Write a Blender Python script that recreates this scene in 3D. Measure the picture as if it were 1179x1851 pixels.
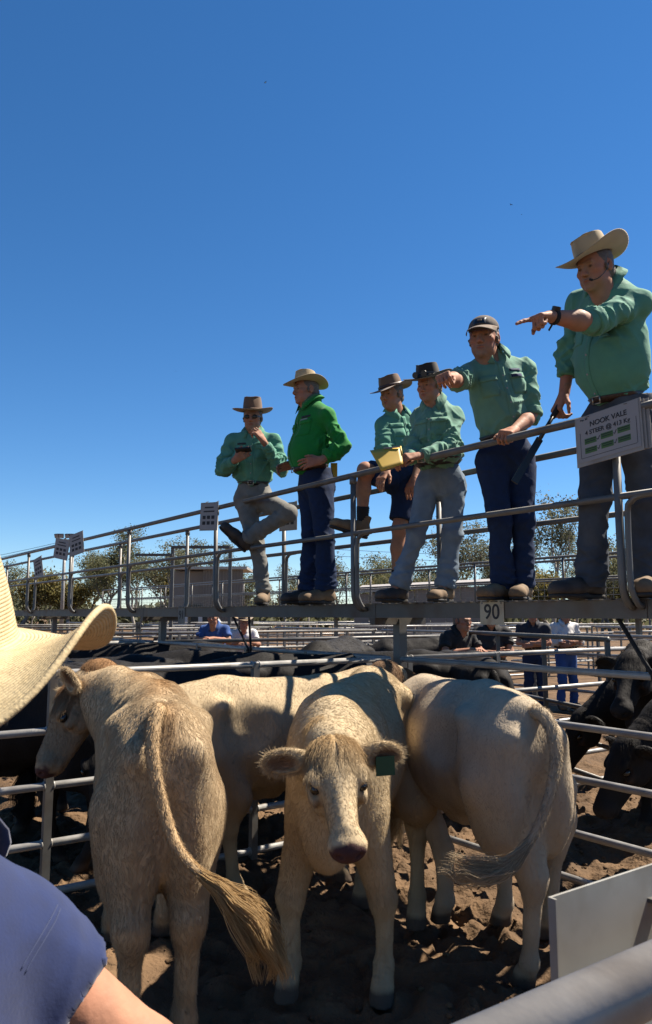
import bpy, math, random, time
import numpy as np
from mathutils import Matrix, Vector
from mathutils.bvhtree import BVHTree

# ------------------------------------------------------------------ camera, sky, sun, exposure
for o in list(bpy.data.objects): bpy.data.objects.remove(o)
SC = bpy.context.scene
COL = SC.collection
F, CX, CY, EYE = 1400.0, 589.5, 925.5, 1.6
TH = math.atan((1112 - CY) / F)
cam_d = bpy.data.cameras.new('camera')
cam_d.sensor_fit = 'VERTICAL'; cam_d.sensor_height = 36.0; cam_d.lens = 36.0 * F / 1851.0
cam_d.clip_start = 0.05; cam_d.clip_end = 3000
cam_d.dof.use_dof = True; cam_d.dof.focus_distance = 4.6; cam_d.dof.aperture_fstop = 14.0
cam = bpy.data.objects.new('camera', cam_d); COL.objects.link(cam)
cam.location = (0, 0, EYE); cam.rotation_euler = (math.pi / 2 + TH, 0, 0)
SC.camera = cam

SUN_EL, SUN_AZ = math.radians(54), math.radians(66)       # azimuth measured from +Y towards +X
w = bpy.data.worlds.new('World'); SC.world = w; w.use_nodes = True
nt = w.node_tree; nt.nodes.clear()
sky = nt.nodes.new('ShaderNodeTexSky'); sky.sky_type = 'NISHITA'; sky.sun_disc = False
sky.sun_elevation = SUN_EL; sky.sun_rotation = SUN_AZ
sky.altitude = 1500; sky.air_density = 1.0; sky.dust_density = 0.0; sky.ozone_density = 5.0
bg = nt.nodes.new('ShaderNodeBackground'); bg.inputs['Strength'].default_value = 0.053
wo = nt.nodes.new('ShaderNodeOutputWorld')
hs = nt.nodes.new('ShaderNodeHueSaturation'); hs.inputs['Saturation'].default_value = 1.21
nt.links.new(sky.outputs[0], hs.inputs['Color']); nt.links.new(hs.outputs[0], bg.inputs[0]); nt.links.new(bg.outputs[0], wo.inputs[0])
sl = bpy.data.lights.new('sun', 'SUN'); sl.energy = 5.0; sl.angle = math.radians(0.53); sl.color = (1.0, 0.90, 0.76)
so = bpy.data.objects.new('sun', sl); COL.objects.link(so); so.location = (6, 4, 9)
sd = Vector((math.sin(SUN_AZ) * math.cos(SUN_EL), math.cos(SUN_AZ) * math.cos(SUN_EL), math.sin(SUN_EL)))
so.rotation_euler = sd.to_track_quat('Z', 'Y').to_euler()
SC.view_settings.view_transform = 'Standard'; SC.view_settings.look = 'None'
SC.view_settings.exposure = 1.47; SC.view_settings.gamma = 1.0
SC.view_settings.use_curve_mapping = False
SC.render.engine = 'CYCLES'
SC.cycles.max_bounces = 6; SC.cycles.transparent_max_bounces = 8
SC.cycles.use_denoising = True

# ------------------------------------------------------------------ places
_c, _s = math.cos(TH), math.sin(TH)
def P(px, py, Y):
    "world point that the pixel (px,py) of the photograph shows at distance Y"
    a = (px - CX) / F; b = (CY - py) / F
    r = np.array([a, _c - b * _s, _s + b * _c])
    return np.array([0, 0, EYE]) + r * (Y / r[1])
def PZ(px, py, z):
    a = (px - CX) / F; b = (CY - py) / F
    r = np.array([a, _c - b * _s, _s + b * _c])
    return np.array([0, 0, EYE]) + r * ((z - EYE) / r[2])
DU = np.array([-.582, .813, 0]); DV = np.array([.813, .582, 0])   # along the catwalk, across it
def UV(u, v, z): return DU * u + DV * v + np.array([0, 0, z])
def A3(*p): return np.array(p, float)
def unit(v):
    v = np.asarray(v, float); n = np.linalg.norm(v); return v / n if n > 1e-9 else v

# ------------------------------------------------------------------ objects
def tag(o, label=None, cat=None, group=None, kind=None):
    if label: o['label'] = label
    if cat: o['category'] = cat
    if group: o['group'] = group
    if kind: o['kind'] = kind
    return o
def empty(name, loc=(0, 0, 0)):
    o = bpy.data.objects.new(name, None); COL.objects.link(o); o.location = loc; o.empty_display_size = .1
    return o
def rootloc(p):
    v = Vector((0, 0, 0))
    while p is not None:
        v += p.location; p = p.parent
    return v
def mesh_data(name, V, Fc, smooth=True):
    V = np.asarray(V, np.float32)
    me = bpy.data.meshes.new(name)
    if isinstance(Fc, np.ndarray) and len(Fc):
        k = Fc.shape[1]
        me.vertices.add(len(V)); me.vertices.foreach_set('co', V.ravel())
        me.loops.add(Fc.size); me.loops.foreach_set('vertex_index', Fc.astype(np.int32).ravel())
        me.polygons.add(len(Fc)); me.polygons.foreach_set('loop_start', np.arange(0, Fc.size, k, dtype=np.int32))
        me.update(calc_edges=True)
    else:
        me.from_pydata(V.tolist(), [], [tuple(f) for f in Fc]); me.update()
    if smooth: me.polygons.foreach_set('use_smooth', np.ones(len(me.polygons), bool))
    me.validate()
    return me
def obj(name, V, Fc, mat, parent=None, smooth=True, col=None):
    "one mesh object; V in world space; its parents carry only locations"
    V = np.asarray(V, float)
    off = np.array(rootloc(parent)) if parent is not None else np.zeros(3)
    if parent is None:
        off = np.array([(V[:, 0].min() + V[:, 0].max()) / 2, (V[:, 1].min() + V[:, 1].max()) / 2, V[:, 2].min()])
    me = mesh_data(name, V - off, Fc, smooth)
    if mat: me.materials.append(mat)
    if col is not None:
        at = me.color_attributes.new('Col', 'FLOAT_COLOR', 'POINT')
        c4 = np.ones((len(V), 4), np.float32); c4[:, :3] = col
        at.data.foreach_set('color', c4.ravel())
    o = bpy.data.objects.new(name, me); COL.objects.link(o)
    if parent is not None: o.parent = parent
    else: o.location = off
    return o
class MB:
    "collects simple shapes for one mesh"
    def __init__(s): s.V = []; s.F = []
    def add(s, V, Fc):
        n = len(s.V); s.V += [tuple(v) for v in V]; s.F += [tuple(i + n for i in f) for f in Fc]; return s
    def box(s, c, ax, ay, az):
        "centre and three half axes"
        c, ax, ay, az = map(lambda q: np.asarray(q, float), (c, ax, ay, az))
        V = [c + sx * ax + sy * ay + sz * az for sz in (-1, 1) for sy in (-1, 1) for sx in (-1, 1)]
        return s.add(V, [(0, 2, 3, 1), (4, 5, 7, 6), (0, 1, 5, 4), (2, 6, 7, 3), (0, 4, 6, 2), (1, 3, 7, 5)])
    def bar(s, a, b, w, h, up=(0, 0, 1)):
        a, b = np.asarray(a, float), np.asarray(b, float); d = b - a; L = np.linalg.norm(d); d = d / L
        sx = unit(np.cross(d, up)) if abs(np.dot(d, up)) < .99 else np.array([1., 0, 0])
        uz = np.cross(sx, d)
        return s.box((a + b) / 2, d * L / 2, sx * w / 2, uz * h / 2)
    def tube(s, pts, r, n=12, cap=True, flat=None):
        V, Fc = sweep(pts, r, n, cap); return s.add(V, Fc)
    def build(s, name, mat, parent=None, smooth=False):
        return obj(name, np.array(s.V), s.F, mat, parent, smooth)
def frames(pts):
    pts = np.asarray(pts, float); n = len(pts)
    T = np.array([unit(pts[min(i + 1, n - 1)] - pts[max(i - 1, 0)]) for i in range(n)])
    a = np.array([0, 0, 1.]) if abs(T[0][2]) < .9 else np.array([1., 0, 0])
    N = unit(np.cross(T[0], a)); out = []
    for t in T:
        N = unit(N - t * np.dot(N, t)); out.append((N.copy(), np.cross(t, N)))
    return pts, T, out
def sweep(pts, r, n=12, cap=True):
    pts, T, fr = frames(pts); m = len(pts)
    r = np.broadcast_to(np.asarray(r, float), (m,))
    V = []; Fc = []
    for i in range(m):
        N, B = fr[i]
        for k in range(n):
            a = 2 * math.pi * k / n
            V.append(pts[i] + r[i] * (math.cos(a) * N + math.sin(a) * B))
    for i in range(m - 1):
        for k in range(n):
            Fc.append((i * n + k, i * n + (k + 1) % n, (i + 1) * n + (k + 1) % n, (i + 1) * n + k))
    if cap:
        Fc.append(tuple(range(n))[::-1]); Fc.append(tuple((m - 1) * n + k for k in range(n)))
    return V, Fc
def spline(pts, n=8):
    "Catmull-Rom through pts"
    p = np.asarray(pts, float); p = np.vstack([2 * p[0] - p[1], p, 2 * p[-1] - p[-2]]); out = []
    for i in range(1, len(p) - 2):
        for t in np.linspace(0, 1, n, endpoint=False):
            a, b, c, d = p[i - 1:i + 3]
            out.append(.5 * ((2 * b) + (c - a) * t + (2 * a - 5 * b + 4 * c - d) * t * t + (3 * b - a - 3 * c + d) * t ** 3))
    out.append(p[-2]); return np.array(out)

# ------------------------------------------------------------------ noise
def _hash(i, j, k, seed):
    n = (i * 374761393 + j * 668265263 + k * 2147483647 + seed * 974634777) & 0xffffffff
    n = ((n ^ (n >> 13)) * 1274126177) & 0xffffffff
    return ((n ^ (n >> 16)) & 0xffff) / 65535.0
def vnoise(p, seed=0):
    p = np.asarray(p, float); f = np.floor(p).astype(np.int64); t = p - f; t = t * t * (3 - 2 * t)
    r = 0
    for dx in (0, 1):
        for dy in (0, 1):
            for dz in (0, 1):
                wgt = (t[:, 0] if dx else 1 - t[:, 0]) * (t[:, 1] if dy else 1 - t[:, 1]) * (t[:, 2] if dz else 1 - t[:, 2])
                r = r + wgt * _hash(f[:, 0] + dx, f[:, 1] + dy, f[:, 2] + dz, seed)
    return r * 2 - 1
def fbm(p, octaves=3, seed=0):
    r = 0; a = 1.; p = np.asarray(p, float)
    for o in range(octaves):
        r = r + a * vnoise(p, seed + o); p = p * 2.03 + 7.1; a *= .5
    return r

# ------------------------------------------------------------------ smooth solids (distance fields, meshed by surface nets)
def rot_from(x=None, y=None, z=None):
    "3x3 whose columns are the local axes"
    return np.column_stack([x, y, z])
class Solid:
    def __init__(s): s.ops = []
    def cone(s, a, b, ra, rb, k=.03, cut=None, flat=None, sub=False):
        s.ops.append(('c', np.asarray(a, float), np.asarray(b, float), ra, rb, k, cut, flat, sub)); return s
    def ell(s, c, r, k=.03, R=None, cut=None, sub=False):
        s.ops.append(('e', np.asarray(c, float), np.asarray(r, float), R, None, k, cut, None, sub)); return s
    def plane(s, p, n):
        "cut away what lies on the side n points to"
        s.ops.append(('p', np.asarray(p, float), unit(n), None, None, 0, None, None, False)); return s
    def bounds(s):
        lo = np.full(3, 1e9); hi = -lo
        for o in s.ops:
            if o[0] == 'p' or o[8]: continue
            l, h = s._bb(o); lo = np.minimum(lo, l); hi = np.maximum(hi, h)
        return lo, hi
    def _bb(s, o):
        if o[0] == 'c':
            r = max(o[3], o[4]) * (max(1, o[7][1]) if o[7] else 1)
            return np.minimum(o[1], o[2]) - r, np.maximum(o[1], o[2]) + r
        if o[3] is None: e = o[2]
        else: e = np.sqrt(((o[3] * o[2][None, :]) ** 2).sum(1))
        return o[1] - e, o[1] + e
    def mesh(s, h):
        lo, hi = s.bounds(); lo = lo - 3 * h; hi = hi + 3 * h
        n = np.ceil((hi - lo) / h).astype(int) + 1
        D = np.full(n, .5, np.float32)
        ax = [lo[i] + h * np.arange(n[i]) for i in range(3)]
        for o in s.ops:
            if o[0] == 'p':
                d = ((ax[0] - o[1][0]) * o[2][0])[:, None, None] + ((ax[1] - o[1][1]) * o[2][1])[None, :, None] + ((ax[2] - o[1][2]) * o[2][2])[None, None, :]
                D = np.maximum(D, d.astype(np.float32)); continue
            k = o[5]; l, hh = s._bb(o); m = k + 2 * h
            i0 = np.maximum(np.floor((l - m - lo) / h).astype(int), 0); i1 = np.minimum(np.ceil((hh + m - lo) / h).astype(int) + 1, n)
            if (i1 <= i0).any(): continue
            sl_ = tuple(slice(i0[i], i1[i]) for i in range(3))
            X = ax[0][sl_[0]][:, None, None] - o[1][0]; Y = ax[1][sl_[1]][None, :, None] - o[1][1]; Z = ax[2][sl_[2]][None, None, :] - o[1][2]
            if o[0] == 'c':
                b = o[2] - o[1]; bb = float(b @ b) + 1e-12
                t = np.clip((X * b[0] + Y * b[1] + Z * b[2]) / bb, 0, 1)
                qx, qy, qz = X - t * b[0], Y - t * b[1], Z - t * b[2]
                if o[7] is not None:
                    nn, f = o[7]; nn = unit(nn); q = (qx * nn[0] + qy * nn[1] + qz * nn[2]) * (1 / f - 1)
                    qx, qy, qz = qx + q * nn[0], qy + q * nn[1], qz + q * nn[2]
                d = np.sqrt(qx * qx + qy * qy + qz * qz) - (o[3] + (o[4] - o[3]) * t)
            else:
                if o[3] is not None:
                    R = o[3]
                    X, Y, Z = (X * R[0, 0] + Y * R[1, 0] + Z * R[2, 0], X * R[0, 1] + Y * R[1, 1] + Z * R[2, 1], X * R[0, 2] + Y * R[1, 2] + Z * R[2, 2])
                r = o[2]
                k0 = np.sqrt((X / r[0]) ** 2 + (Y / r[1]) ** 2 + (Z / r[2]) ** 2)
                k1 = np.sqrt((X / r[0] ** 2) ** 2 + (Y / r[1] ** 2) ** 2 + (Z / r[2] ** 2) ** 2) + 1e-9
                d = k0 * (k0 - 1) / k1
            if o[6] is not None:
                for cp, cn in o[6]:
                    cn = unit(cn); cp = np.asarray(cp, float)
                    pd = (ax[0][sl_[0]][:, None, None] - cp[0]) * cn[0] + (ax[1][sl_[1]][None, :, None] - cp[1]) * cn[1] + (ax[2][sl_[2]][None, None, :] - cp[2]) * cn[2]
                    d = np.maximum(d, pd)
            cur = D[sl_]
            if o[8]:
                d = -d
                hq = np.maximum(k - np.abs(cur - d), 0) / k if k > 0 else 0
                D[sl_] = np.maximum(cur, d) + hq * hq * k * .25
            else:
                hq = np.maximum(k - np.abs(cur - d), 0) / k if k > 0 else 0
                D[sl_] = np.minimum(cur, d) - hq * hq * k * .25
        return nets(D, lo, h)
def nets(D, lo, h):
    ins = D < 0
    I8 = ins.astype(np.int8)
    def cc(A, i, j, k): return A[i:A.shape[0] - 1 + i, j:A.shape[1] - 1 + j, k:A.shape[2] - 1 + k]
    cnt = sum(cc(I8, i, j, k) for i in (0, 1) for j in (0, 1) for k in (0, 1))
    act = (cnt > 0) & (cnt < 8)
    ijk = np.argwhere(act); idx = np.full(act.shape, -1, np.int32); idx[act] = np.arange(len(ijk))
    cv = {}
    for i in (0, 1):
        for j in (0, 1):
            for k in (0, 1): cv[i, j, k] = D[ijk[:, 0] + i, ijk[:, 1] + j, ijk[:, 2] + k].astype(float)
    acc = np.zeros((len(ijk), 3)); num = np.zeros(len(ijk))
    for a in cv:
        for x in range(3):
            if a[x] == 0:
                b = list(a); b[x] = 1; b = tuple(b)
                va, vb = cv[a], cv[b]; m = (va < 0) != (vb < 0)
                t = np.where(m, va / np.where(m, va - vb, 1), 0)
                pt = np.tile(np.array(a, float), (len(ijk), 1)); pt[:, x] += t
                acc += pt * m[:, None]; num += m
    V = lo + h * (ijk + acc / num[:, None])
    Q = []
    for x in range(3):
        s0 = [slice(None)] * 3; s1 = [slice(None)] * 3; s0[x] = slice(0, -1); s1[x] = slice(1, None)
        a, b = ins[tuple(s0)], ins[tuple(s1)]
        e = np.argwhere(a != b); y, z = (x + 1) % 3, (x + 2) % 3
        ok = (e[:, y] > 0) & (e[:, z] > 0) & (e[:, y] < D.shape[y] - 1) & (e[:, z] < D.shape[z] - 1); e = e[ok]
        fl = a[tuple(e.T)]
        def at(dy, dz):
            q = e.copy(); q[:, y] -= dy; q[:, z] -= dz; return idx[tuple(q.T)]
        q = np.column_stack([at(1, 1), at(0, 1), at(0, 0), at(1, 0)])
        q[~fl] = q[~fl][:, ::-1]; Q.append(q)
    return V, np.vstack(Q)
def vnormals(V, Q):
    a = V[Q[:, 2]] - V[Q[:, 0]]; b = V[Q[:, 3]] - V[Q[:, 1]]; fn = np.cross(a, b)
    N = np.zeros_like(V)
    for k in range(4): np.add.at(N, Q[:, k], fn)
    return N / (np.linalg.norm(N, axis=1)[:, None] + 1e-12)
def smoothmesh(V, Q, it=1, lam=.5):
    for _ in range(it):
        S = np.zeros_like(V); n = np.zeros(len(V))
        for k in range(4):
            for d in (1, 3):
                np.add.at(S, Q[:, k], V[Q[:, (k + d) % 4]]); np.add.at(n, Q[:, k], 1)
        V = V + lam * (S / n[:, None] - V)
    return V
def join(parts):
    V = []; Q = []; C = []; n = 0
    for v, q, c in parts:
        V.append(v); Q.append(q + n); C.append(np.broadcast_to(c, (len(v), 3))); n += len(v)
    return np.vstack(V), np.vstack(Q), np.vstack(C)

# ------------------------------------------------------------------ materials
def mat(name, base, rough=.6, metal=0., attr=None, var=.12, scale=8., bump=0., bscale=30., spec=.5, stretch=None, detail=4., bdist=.01, rvar=.1, sheen=0., trans=0., dark=None, dscale=2., damt=0.):
    "principled with noise-varied colour, roughness and bump"
    base = tuple(.61 * q for q in base); dark = None if dark is None else tuple(.61 * q for q in dark)
    m = bpy.data.materials.new(name); m.use_nodes = True; N = m.node_tree.nodes; L = m.node_tree.links
    b = N['Principled BSDF']; b.inputs['Roughness'].default_value = rough; b.inputs['Metallic'].default_value = metal
    b.inputs['Specular IOR Level'].default_value = spec
    if sheen: b.inputs['Sheen Weight'].default_value = sheen
    tc = N.new('ShaderNodeTexCoord'); src = tc.outputs['Object']
    if stretch:
        mp = N.new('ShaderNodeMapping'); mp.inputs['Scale'].default_value = stretch; L.new(src, mp.inputs[0]); src = mp.outputs[0]
    no = N.new('ShaderNodeTexNoise'); no.inputs['Scale'].default_value = scale; no.inputs['Detail'].default_value = detail; L.new(src, no.inputs['Vector'])
    if attr:
        c = N.new('ShaderNodeAttribute'); c.attribute_name = attr; csock = c.outputs['Color']
    else:
        c = N.new('ShaderNodeRGB'); c.outputs[0].default_value = (*base, 1); csock = c.outputs[0]
    mr = N.new('ShaderNodeMapRange'); mr.inputs[1].default_value = .25; mr.inputs[2].default_value = .75
    mr.inputs[3].default_value = 1 - var; mr.inputs[4].default_value = 1 + var; L.new(no.outputs[0], mr.inputs[0])
    mx = N.new('ShaderNodeMix'); mx.data_type = 'RGBA'; mx.blend_type = 'MULTIPLY'; mx.inputs[0].default_value = 1
    L.new(csock, mx.inputs[6]); L.new(mr.outputs[0], mx.inputs[7]); out = mx.outputs[2]
    if dark is not None:
        n2 = N.new('ShaderNodeTexNoise'); n2.inputs['Scale'].default_value = dscale; n2.inputs['Detail'].default_value = 5; L.new(src, n2.inputs['Vector'])
        r2 = N.new('ShaderNodeMapRange'); r2.inputs[1].default_value = .5; r2.inputs[2].default_value = .72; r2.inputs[3].default_value = 0; r2.inputs[4].default_value = damt; L.new(n2.outputs[0], r2.inputs[0])
        m2 = N.new('ShaderNodeMix'); m2.data_type = 'RGBA'; L.new(r2.outputs[0], m2.inputs[0]); L.new(out, m2.inputs[6]); m2.inputs[7].default_value = (*dark, 1); out = m2.outputs[2]
    L.new(out, b.inputs['Base Color'])
    if rvar:
        rr = N.new('ShaderNodeMapRange'); rr.inputs[1].default_value = .3; rr.inputs[2].default_value = .7
        rr.inputs[3].default_value = max(.02, rough - rvar); rr.inputs[4].default_value = min(1, rough + rvar); L.new(no.outputs[0], rr.inputs[0]); L.new(rr.outputs[0], b.inputs['Roughness'])
    if bump:
        nb = N.new('ShaderNodeTexNoise'); nb.inputs['Scale'].default_value = bscale; nb.inputs['Detail'].default_value = 5; L.new(src, nb.inputs['Vector'])
        bu = N.new('ShaderNodeBump'); bu.inputs['Strength'].default_value = bump; bu.inputs['Distance'].default_value = bdist
        L.new(nb.outputs[0], bu.inputs['Height']); L.new(bu.outputs[0], b.inputs['Normal'])
    if trans:
        tr = N.new('ShaderNodeBsdfTranslucent'); ms = N.new('ShaderNodeMixShader'); ms.inputs[0].default_value = trans
        L.new(out, tr.inputs[0]); L.new(b.outputs[0], ms.inputs[1]); L.new(tr.outputs[0], ms.inputs[2]); L.new(ms.outputs[0], N['Material Output'].inputs[0])
    return m
M = {}
M['galv'] = mat('galvanised_steel', (.40, .39, .37), .42, .12, var=.18, scale=14, bump=.12, bscale=60, bdist=.002, dark=(.16, .13, .10), dscale=5, damt=.5)
M['galv_dull'] = mat('weathered_galvanised_steel', (.17, .165, .155), .5, .2, var=.2, scale=10, bump=.12, bscale=60, bdist=.002, dark=(.12, .085, .06), dscale=6, damt=.6)
M['beam'] = mat('weathered_beam_steel', (.16, .148, .13), .62, .35, var=.25, scale=9, bump=.2, bscale=40, bdist=.002, dark=(.13, .07, .04), dscale=5, damt=.7)
M['galv_near'] = mat('handled_steel_pipe', (.50, .46, .41), .36, .1, var=.16, scale=9, bump=.15, bscale=70, bdist=.002, dark=(.22, .17, .12), dscale=7, damt=.5)
M['sheet'] = mat('galvanised_sheet', (.36, .36, .33), .7, .05, var=.12, scale=6, bump=.10, bscale=9, bdist=.006, dark=(.20, .165, .12), dscale=7, damt=.75)
M['soil'] = mat('trodden_soil', (.175, .110, .062), .95, var=.4, scale=5, detail=9, bump=.9, bscale=38, bdist=.02, spec=.15, dark=(.05, .03, .018), dscale=2.2, damt=.6)
M['aqua'] = mat('aqua_cotton', (.12, .35, .245), .85, var=.10, scale=16, bump=.35, bscale=12, bdist=.018, spec=.2, sheen=.1)
M['aqua2'] = mat('sage_cotton', (.165, .36, .265), .85, var=.10, scale=16, bump=.35, bscale=12, bdist=.018, spec=.2, sheen=.1)
M['green'] = mat('bright_green_cotton', (.018, .27, .045), .85, var=.10, scale=16, bump=.35, bscale=12, bdist=.018, spec=.2, sheen=.1)
M['blue_drill'] = mat('blue_drill_cotton', (.021, .035, .112), .9, var=.2, scale=30, bump=.4, bscale=240, bdist=.001, spec=.15, sheen=.2)
M['navy'] = mat('navy_denim', (.017, .034, .088), .9, var=.25, scale=30, bump=.4, bscale=14, bdist=.016, spec=.2)
M['darkdenim'] = mat('dark_denim', (.022, .027, .038), .9, var=.3, scale=20, bump=.4, bscale=14, bdist=.016, spec=.2, dark=(.07, .08, .10), dscale=5, damt=.35)
M['greydenim'] = mat('grey_washed_denim', (.075, .085, .105), .9, var=.25, scale=14, bump=.4, bscale=14, bdist=.016, spec=.2, dark=(.16, .18, .2), dscale=4, damt=.5)
M['paledenim'] = mat('pale_washed_denim', (.20, .26, .325), .9, var=.2, scale=14, bump=.4, bscale=14, bdist=.016, spec=.2, dark=(.3, .33, .36), dscale=4, damt=.45)
M['khaki'] = mat('stone_drill', (.24, .235, .215), .9, var=.18, scale=14, bump=.4, bscale=14, bdist=.016, spec=.2)
M['skin'] = mat('skin', (1, 1, 1), .68, attr='Col', var=.10, scale=40, bump=.3, bscale=90, bdist=.003, spec=.25)
M['hairm'] = mat('short_hair', (.16, .13, .11), .7, var=.3, scale=60, bump=.6, bscale=150, bdist=.004)
M['hairblond'] = mat('fair_hair', (.25, .17, .09), .6, var=.3, scale=60, bump=.6, bscale=150, bdist=.004)
M['boot'] = mat('scuffed_suede', (.20, .125, .065), .85, var=.3, scale=14, bump=.4, bscale=60, bdist=.003, dark=(.32, .24, .15), dscale=8, damt=.6)
M['bootdark'] = mat('dark_boot_leather', (.05, .034, .026), .7, var=.3, scale=14, bump=.4, bscale=60, bdist=.003, dark=(.12, .085, .055), dscale=8, damt=.6)
M['sole'] = mat('boot_sole_rubber', (.03, .026, .022), .8, var=.3)
M['belt'] = mat('belt_leather', (.055, .022, .014), .5, var=.25, scale=20, bump=.2, bscale=80, bdist=.002)
M['beltblack'] = mat('black_belt_leather', (.012, .011, .011), .5, var=.25, scale=20)
M['brass'] = mat('buckle_metal', (.6, .55, .45), .3, .9, var=.1)
M['black'] = mat('black_plastic', (.012, .012, .013), .35, var=.2)
M['strap'] = mat('black_webbing', (.012, .012, .014), .85, var=.2)
M['felt_tan'] = mat('tan_felt', (.40, .285, .17), .9, var=.1, scale=12, bump=.15, bscale=150, bdist=.001, spec=.15, sheen=.2)
M['felt_light'] = mat('light_felt', (.52, .41, .25), .9, var=.1, scale=12, bump=.15, bscale=150, bdist=.001, spec=.15, sheen=.2)
M['felt_brown'] = mat('brown_felt', (.20, .125, .08), .9, var=.15, scale=12, bump=.15, bscale=150, bdist=.001, spec=.15, sheen=.2)
M['felt_dark'] = mat('dark_felt', (.05, .042, .036), .9, var=.15, scale=12, bump=.15, bscale=150, bdist=.001, spec=.15, sheen=.2)
M['capcloth'] = mat('faded_cap_cloth', (.13, .105, .09), .9, var=.2, scale=25, bump=.3, bscale=90, bdist=.002)
M['captan'] = mat('cap_tan_panel', (.24, .18, .135), .9, var=.2, scale=25, bump=.3, bscale=90, bdist=.002)
M['yellow'] = mat('yellow_card', (.75, .48, .055), .6, var=.05, scale=6)
M['paper'] = mat('paper', (.42, .395, .385), .8, var=.06, scale=8)
M['paperold'] = mat('weathered_board', (.42, .39, .355), .8, var=.15, scale=10, dark=(.25, .2, .15), dscale=6, damt=.5)
M['ink'] = mat('dark_ink', (.03, .03, .035), .8, var=.1)
M['inkgreen'] = mat('green_ink', (.085, .19, .06), .8, var=.2)
M['plate'] = mat('cream_enamel_plate', (.50, .45, .33), .5, var=.12, scale=12, dark=(.2, .1, .05), dscale=9, damt=.6)
M['platedark'] = mat('dull_plate', (.16, .16, .15), .6, var=.12, scale=12)
M['concrete'] = mat('pale_concrete', (.42, .40, .36), .9, var=.15, scale=4)
M['cladding'] = mat('beige_cladding', (.27, .22, .185), .6, var=.08, scale=2)
M['roofpale'] = mat('pale_roof_sheet', (.50, .46, .41), .5, .1, var=.1, scale=2)
M['bark'] = mat('grey_bark', (.26, .22, .18), .9, var=.35, scale=3, bump=.3, bscale=10)
M['barkpale'] = mat('pale_gum_bark', (.46, .42, .36), .85, var=.3, scale=3, bump=.3, bscale=10)
# ------------------------------------------------------------------ the ground
def axis(lo, hi, step, far):
    c = list(np.arange(lo, hi, step)); d = step; x = c[-1]; up = []
    while x < far: d *= 1.32; x += d; up.append(x)
    d = step; x = c[0]; dn = []
    while x > -far: d *= 1.32; x -= d; dn.append(x)
    return np.array(dn[::-1] + c + up)
def soil_height(X, Y):
    p = np.column_stack([X, Y, np.zeros_like(X)])
    q = p + .10 * np.column_stack([vnoise(p * 4, 11), vnoise(p * 4, 12), np.zeros_like(X)])
    a = np.abs(vnoise(q * 7.5, 3)); b = vnoise(q * 17, 5); c = fbm(p * 1.6, 2, 8); e = np.abs(vnoise(q * 30, 9))
    return .045 * c + .05 * (a - .35) + .022 * b + .012 * e - .01
gx = axis(-4.2, 5.6, .024, 1800); gy = axis(1.6, 8.6, .024, 1800)
GX, GY = np.meshgrid(gx, gy, indexing='ij'); X, Y = GX.ravel(), GY.ravel()
fade = np.clip(1.6 - np.maximum(np.abs(X - .7) / 6.0, np.abs(Y - 5.2) / 5.0), 0, 1)
Zg = soil_height(X, Y) * fade - .03 * (1 - fade)
# hoof prints pressed into the pen floor
rh = np.random.RandomState(9); G2 = Zg.reshape(len(gx), len(gy)); hx_ = rh.uniform(-2.6, 4.4, 900); hy_ = rh.uniform(2.3, 8.2, 900)
for px_, py_ in zip(hx_, hy_):
    i0, i1 = np.searchsorted(gx, [px_ - .13, px_ + .13]); j0, j1 = np.searchsorted(gy, [py_ - .13, py_ + .13])
    if i1 - i0 < 4 or j1 - j0 < 4: continue
    aa = rh.uniform(0, 3.14); ex = gx[i0:i1][:, None] - px_; ey = gy[j0:j1][None, :] - py_
    rr_ = np.sqrt((ex * math.cos(aa) + ey * math.sin(aa)) ** 2 + ((-ex * math.sin(aa) + ey * math.cos(aa)) * 1.3) ** 2)
    G2[i0:i1, j0:j1] += rh.uniform(.5, 1.1) * (-.034 * np.exp(-(rr_ / .052) ** 4) + .013 * np.exp(-((rr_ - .075) / .022) ** 2))
Zg = G2.ravel()
nx, ny = len(gx), len(gy); ii = np.arange(nx * ny).reshape(nx, ny)
Qg = np.column_stack([ii[:-1, :-1].ravel(), ii[1:, :-1].ravel(), ii[1:, 1:].ravel(), ii[:-1, 1:].ravel()])
g = obj('ground', np.column_stack([X, Y, Zg]), Qg, M['soil'], None)
tag(g, 'trodden brown soil of the saleyard pens', 'ground', kind='structure')
rs = np.random.RandomState(6); n = 5200
ico = np.array([(0, 0, 1), (.894, 0, .447), (.276, .851, .447), (-.724, .526, .447), (-.724, -.526, .447), (.276, -.851, .447), (.724, .526, -.447), (-.276, .851, -.447), (-.894, 0, -.447), (-.276, -.851, -.447), (.724, -.526, -.447), (0, 0, -1)])
icf = np.array([(0, 1, 2), (0, 2, 3), (0, 3, 4), (0, 4, 5), (0, 5, 1), (1, 6, 2), (2, 7, 3), (3, 8, 4), (4, 9, 5), (5, 10, 1), (6, 7, 2), (7, 8, 3), (8, 9, 4), (9, 10, 5), (10, 6, 1), (11, 7, 6), (11, 8, 7), (11, 9, 8), (11, 10, 9), (11, 6, 10)])
cx_ = rs.uniform(-3, 4.5, n); cy_ = rs.uniform(2.2, 8.0, n); cs = .005 + .015 * rs.uniform(0, 1, n) ** 3
cz_ = soil_height(cx_, cy_) + cs * .25
CV = ico[None] * cs[:, None, None] * rs.uniform(.65, 1.25, (n, 12, 1)) * np.array([1, 1, .7]) + np.column_stack([cx_, cy_, cz_])[:, None, :]
cl = obj('soil_clods', CV.reshape(-1, 3), (icf[None] + 12 * np.arange(n)[:, None, None]).reshape(-1, 3), M['soil'], None, False); tag(cl, 'loose crumbs and clods of dry soil scattered over the pen floor', 'soil', kind='stuff')

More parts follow.
